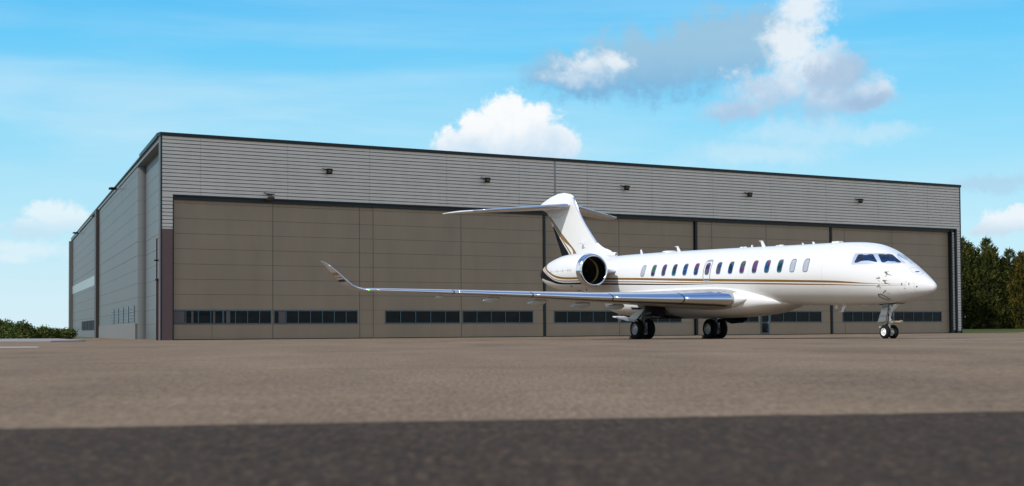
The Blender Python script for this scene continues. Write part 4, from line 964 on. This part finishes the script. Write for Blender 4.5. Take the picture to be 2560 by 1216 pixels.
# ------------------------------------------------------------------ trees
def leafmat(name, a, b, c):
    def fn(t, bs):
        o = ocoord(t); f = t.m('ADD', t.m('MULTIPLY', t.noise(o, .55, 3), .5), t.m('MULTIPLY', t.noise(o, 3.2, 3), .5))
        t.put(bs.inputs['Base Color'], t.ramp(f, [(.34, a), (.50, b), (.64, c)])); bs.inputs['Subsurface Weight'].default_value = 0
    return mat(name, b, .75, spec=.2, fn=fn)
M_CON = leafmat('conifer_leaf', (.016, .028, .007), (.050, .064, .013), (.18, .17, .030))
M_CON2 = leafmat('conifer_leaf_golden', (.022, .030, .007), (.085, .078, .014), (.27, .18, .032))
M_BUSH = leafmat('bush_leaf', (.025, .045, .010), (.065, .095, .018), (.16, .17, .04))
M_BARK = mat('bark', (.05, .035, .025), .9)
def conifer(loc, H, R, seed, m_, label, n=1500, tops=3):
    rnd = random.Random(seed); t = empty('conifer_tree', loc); tag(t, label, 'tree', 'conifers beyond the hangar')
    b = MB(); b.tube([(0, 0, -.1), (.05, 0, H * .4), (0, .05, H * .92)], [.22, .15, .03], 8)
    tp = [(0, 0, 1.0)] + [(rnd.uniform(-.45, .45) * R, rnd.uniform(-.3, .3) * R, rnd.uniform(.78, .95)) for _ in range(tops - 1)]
    lb = MB()
    for _ in range(60):
        h = rnd.uniform(.08, .85) * H; a = rnd.uniform(0, 2 * pi); rr = R * (1 - (h / H) ** 1.7) * .75
        b.tube([(0, 0, h - .3), (cos(a) * rr, sin(a) * rr, h + rr * .35)], [.05, .012], 5)
    b.build('trunk', M_BARK, t)
    def spray(p, d, L):
        d = d.normalized(); sd_ = d.cross(Vector((0, 0, 1))); sd_ = (sd_ if sd_.length > .01 else Vector((1, 0, 0))).normalized(); upv = sd_.cross(d)
        for k in range(8):
            f_ = (k / 7) * .8; q = p + d * L * f_; sg = 1 if k % 2 else -1
            dd = (d * rnd.uniform(.7, 1.1) + sd_ * sg * rnd.uniform(.3, .9) + upv * rnd.uniform(-.35, .45)).normalized(); ll = L * rnd.uniform(.26, .44) * (1.15 - f_ * .6); ww = ll * .20
            wv = dd.cross(Vector((rnd.uniform(-1, 1), rnd.uniform(-1, 1), rnd.uniform(-1, 1)))).normalized() * ww
            i0 = len(lb.v); lb.v += [tuple(q - wv * .4), tuple(q + wv * .4), tuple(q + dd * ll * .55 + wv), tuple(q + dd * ll), tuple(q + dd * ll * .55 - wv)]; lb.f.append((i0, i0 + 1, i0 + 2, i0 + 3, i0 + 4)); lb.mi.append(0)
    for (ox, oy, hh) in tp:
        cnt = int(n / len(tp) * (1.0 if ox else 1.3)); Ht = H * hh; Rt = R * (1 if ox == 0 else .68)
        lobes = [(rnd.uniform(0, 2 * pi), rnd.uniform(.1, .95), rnd.uniform(.15, .34)) for _ in range(26)]
        for _ in range(cnt):
            u = rnd.random(); z = Ht * (-.02 + 1.02 * u); a = rnd.uniform(0, 2 * pi)
            env = (1 - u ** 3.4) * (.95 + .2 * min(1, u * 5)) + .03
            wob = 1.0
            for (la, lu, am) in lobes:
                dd = abs((a - la + pi) % (2 * pi) - pi); wob += am * exp(-(dd / .38) ** 2 - ((u - lu) / .06) ** 2)
            wob *= .82 + .3 * mnoise.noise(Vector((cos(a) * 1.8, sin(a) * 1.8, z * .9 + seed)))
            rr = Rt * env * wob * (rnd.uniform(.55, 1.0) if rnd.random() < .55 else rnd.uniform(.88, 1.04))
            p = Vector((ox + cos(a) * rr, oy + sin(a) * rr, z)); d = Vector((cos(a), sin(a), rnd.uniform(.5, 1.5)))
            spray(p, d, rnd.uniform(.5, .85) * (1 if u < .9 else .7))
        for k in range(7): spray(Vector((ox + rnd.uniform(-.12, .12), oy, Ht - k * .22)), Vector((rnd.uniform(-.5, .5), rnd.uniform(-.5, .5), 1.2)), .6)
    lb.build('crown', m_, t); return t
conifer((49.6, 172, -.15), 10.2, 2.0, 11, M_CON, 'conifer right against the hangar corner, leftmost of the tree row', 2500, 2)
conifer((51.0, 174, -.15), 9.8, 1.9, 12, M_CON, 'narrow conifer set back between the two tallest tips of the row', 2000, 2)
conifer((52.1, 171, -.15), 10.1, 1.9, 19, M_CON, 'tallest pointed conifer left of the notch in the tree row', 2500, 2)
conifer((53.2, 174, -.15), 9.3, 1.8, 13, M_CON2, 'lower conifer sloping down to the notch in the tree row', 2000, 2)
conifer((54.6, 171, -.15), 8.9, 1.6, 14, M_CON, 'dark conifer just right of the notch in the tree row', 2100, 2)
conifer((55.6, 170, -.15), 8.5, 1.5, 17, M_CON2, 'golden tipped conifer in front at the right of the row', 2100, 2)
conifer((56.8, 172, -.15), 8.4, 1.9, 15, M_CON, 'conifer cut by the right edge of the picture', 1400, 2)
conifer((59.2, 173, -.15), 7.6, 2.0, 16, M_CON, 'lower conifer at the end of the row', 1000, 2)
def bush(name, loc, rx, ry, h, seed, label, cat, n=900, group=None, boxy=False):
    rnd = random.Random(seed); t = empty(name, loc); tag(t, label, cat, group)
    b = MB()
    for k in range(5): b.tube([(rnd.uniform(-.2, .2) * rx, 0, -.05), (rnd.uniform(-.6, .6) * rx, rnd.uniform(-.3, .3) * ry, h * .6)], [.05, .02], 5)
    b.build('stem', M_BARK, t); lb = MB()
    for _ in range(n):
        if boxy: p = Vector((rnd.uniform(-1, 1) * rx, rnd.uniform(-1, 1) * ry, h * rnd.random() ** .6))
        else:
            a, e = rnd.uniform(0, 2 * pi), math.asin(rnd.random()); k = .75 + .25 * mnoise.noise(Vector((cos(a) * 2, sin(a) * 2, e * 2 + seed))) + .12 * rnd.random(); k *= rnd.uniform(.7, 1) if rnd.random() < .4 else 1
            p = Vector((cos(a) * cos(e) * rx * k * 1.15, sin(a) * cos(e) * ry * k, h * sin(e) * k * 1.15))
        for _k in range(6):
            q = p + Vector((rnd.gauss(0, .12), rnd.gauss(0, .12), rnd.gauss(0, .10))); v = Vector((rnd.uniform(-1, 1), rnd.uniform(-1, 1), rnd.uniform(-.2, 1))).normalized(); ww = v.cross(Vector((rnd.uniform(-1, 1), rnd.uniform(-1, 1), rnd.uniform(-1, 1)))).normalized() * .045; L = rnd.uniform(.12, .24)
            i0 = len(lb.v); lb.v += [tuple(q), tuple(q + v * L * .5 + ww), tuple(q + v * L), tuple(q + v * L * .5 - ww)]; lb.f.append((i0, i0 + 1, i0 + 2, i0 + 3)); lb.mi.append(0)
    lb.build('foliage', M_BUSH, t)
bush('bush', (-44.9, 137, -.15), 1.6, 1.6, 1.65, 3, 'rounded green bush at the left edge beyond the pavement', 'bush', 1300, 'bushes left of the hangar')
bush('bush', (-42.4, 135, -.15), 1.3, 1.3, 1.35, 4, 'second green bush from the left edge beyond the pavement', 'bush', 1000, 'bushes left of the hangar')
bush('bush', (-41.1, 137, -.15), 1.0, 1.0, .95, 5, 'small low bush where the bushes meet the clipped hedge', 'bush', 700, 'bushes left of the hangar')
bush('clipped_hedge', (-40.1, 138, -.15), 1.25, .7, .72, 6, 'low flat topped hedge between the bushes and the hangar side wall', 'hedge', 900, None, True)
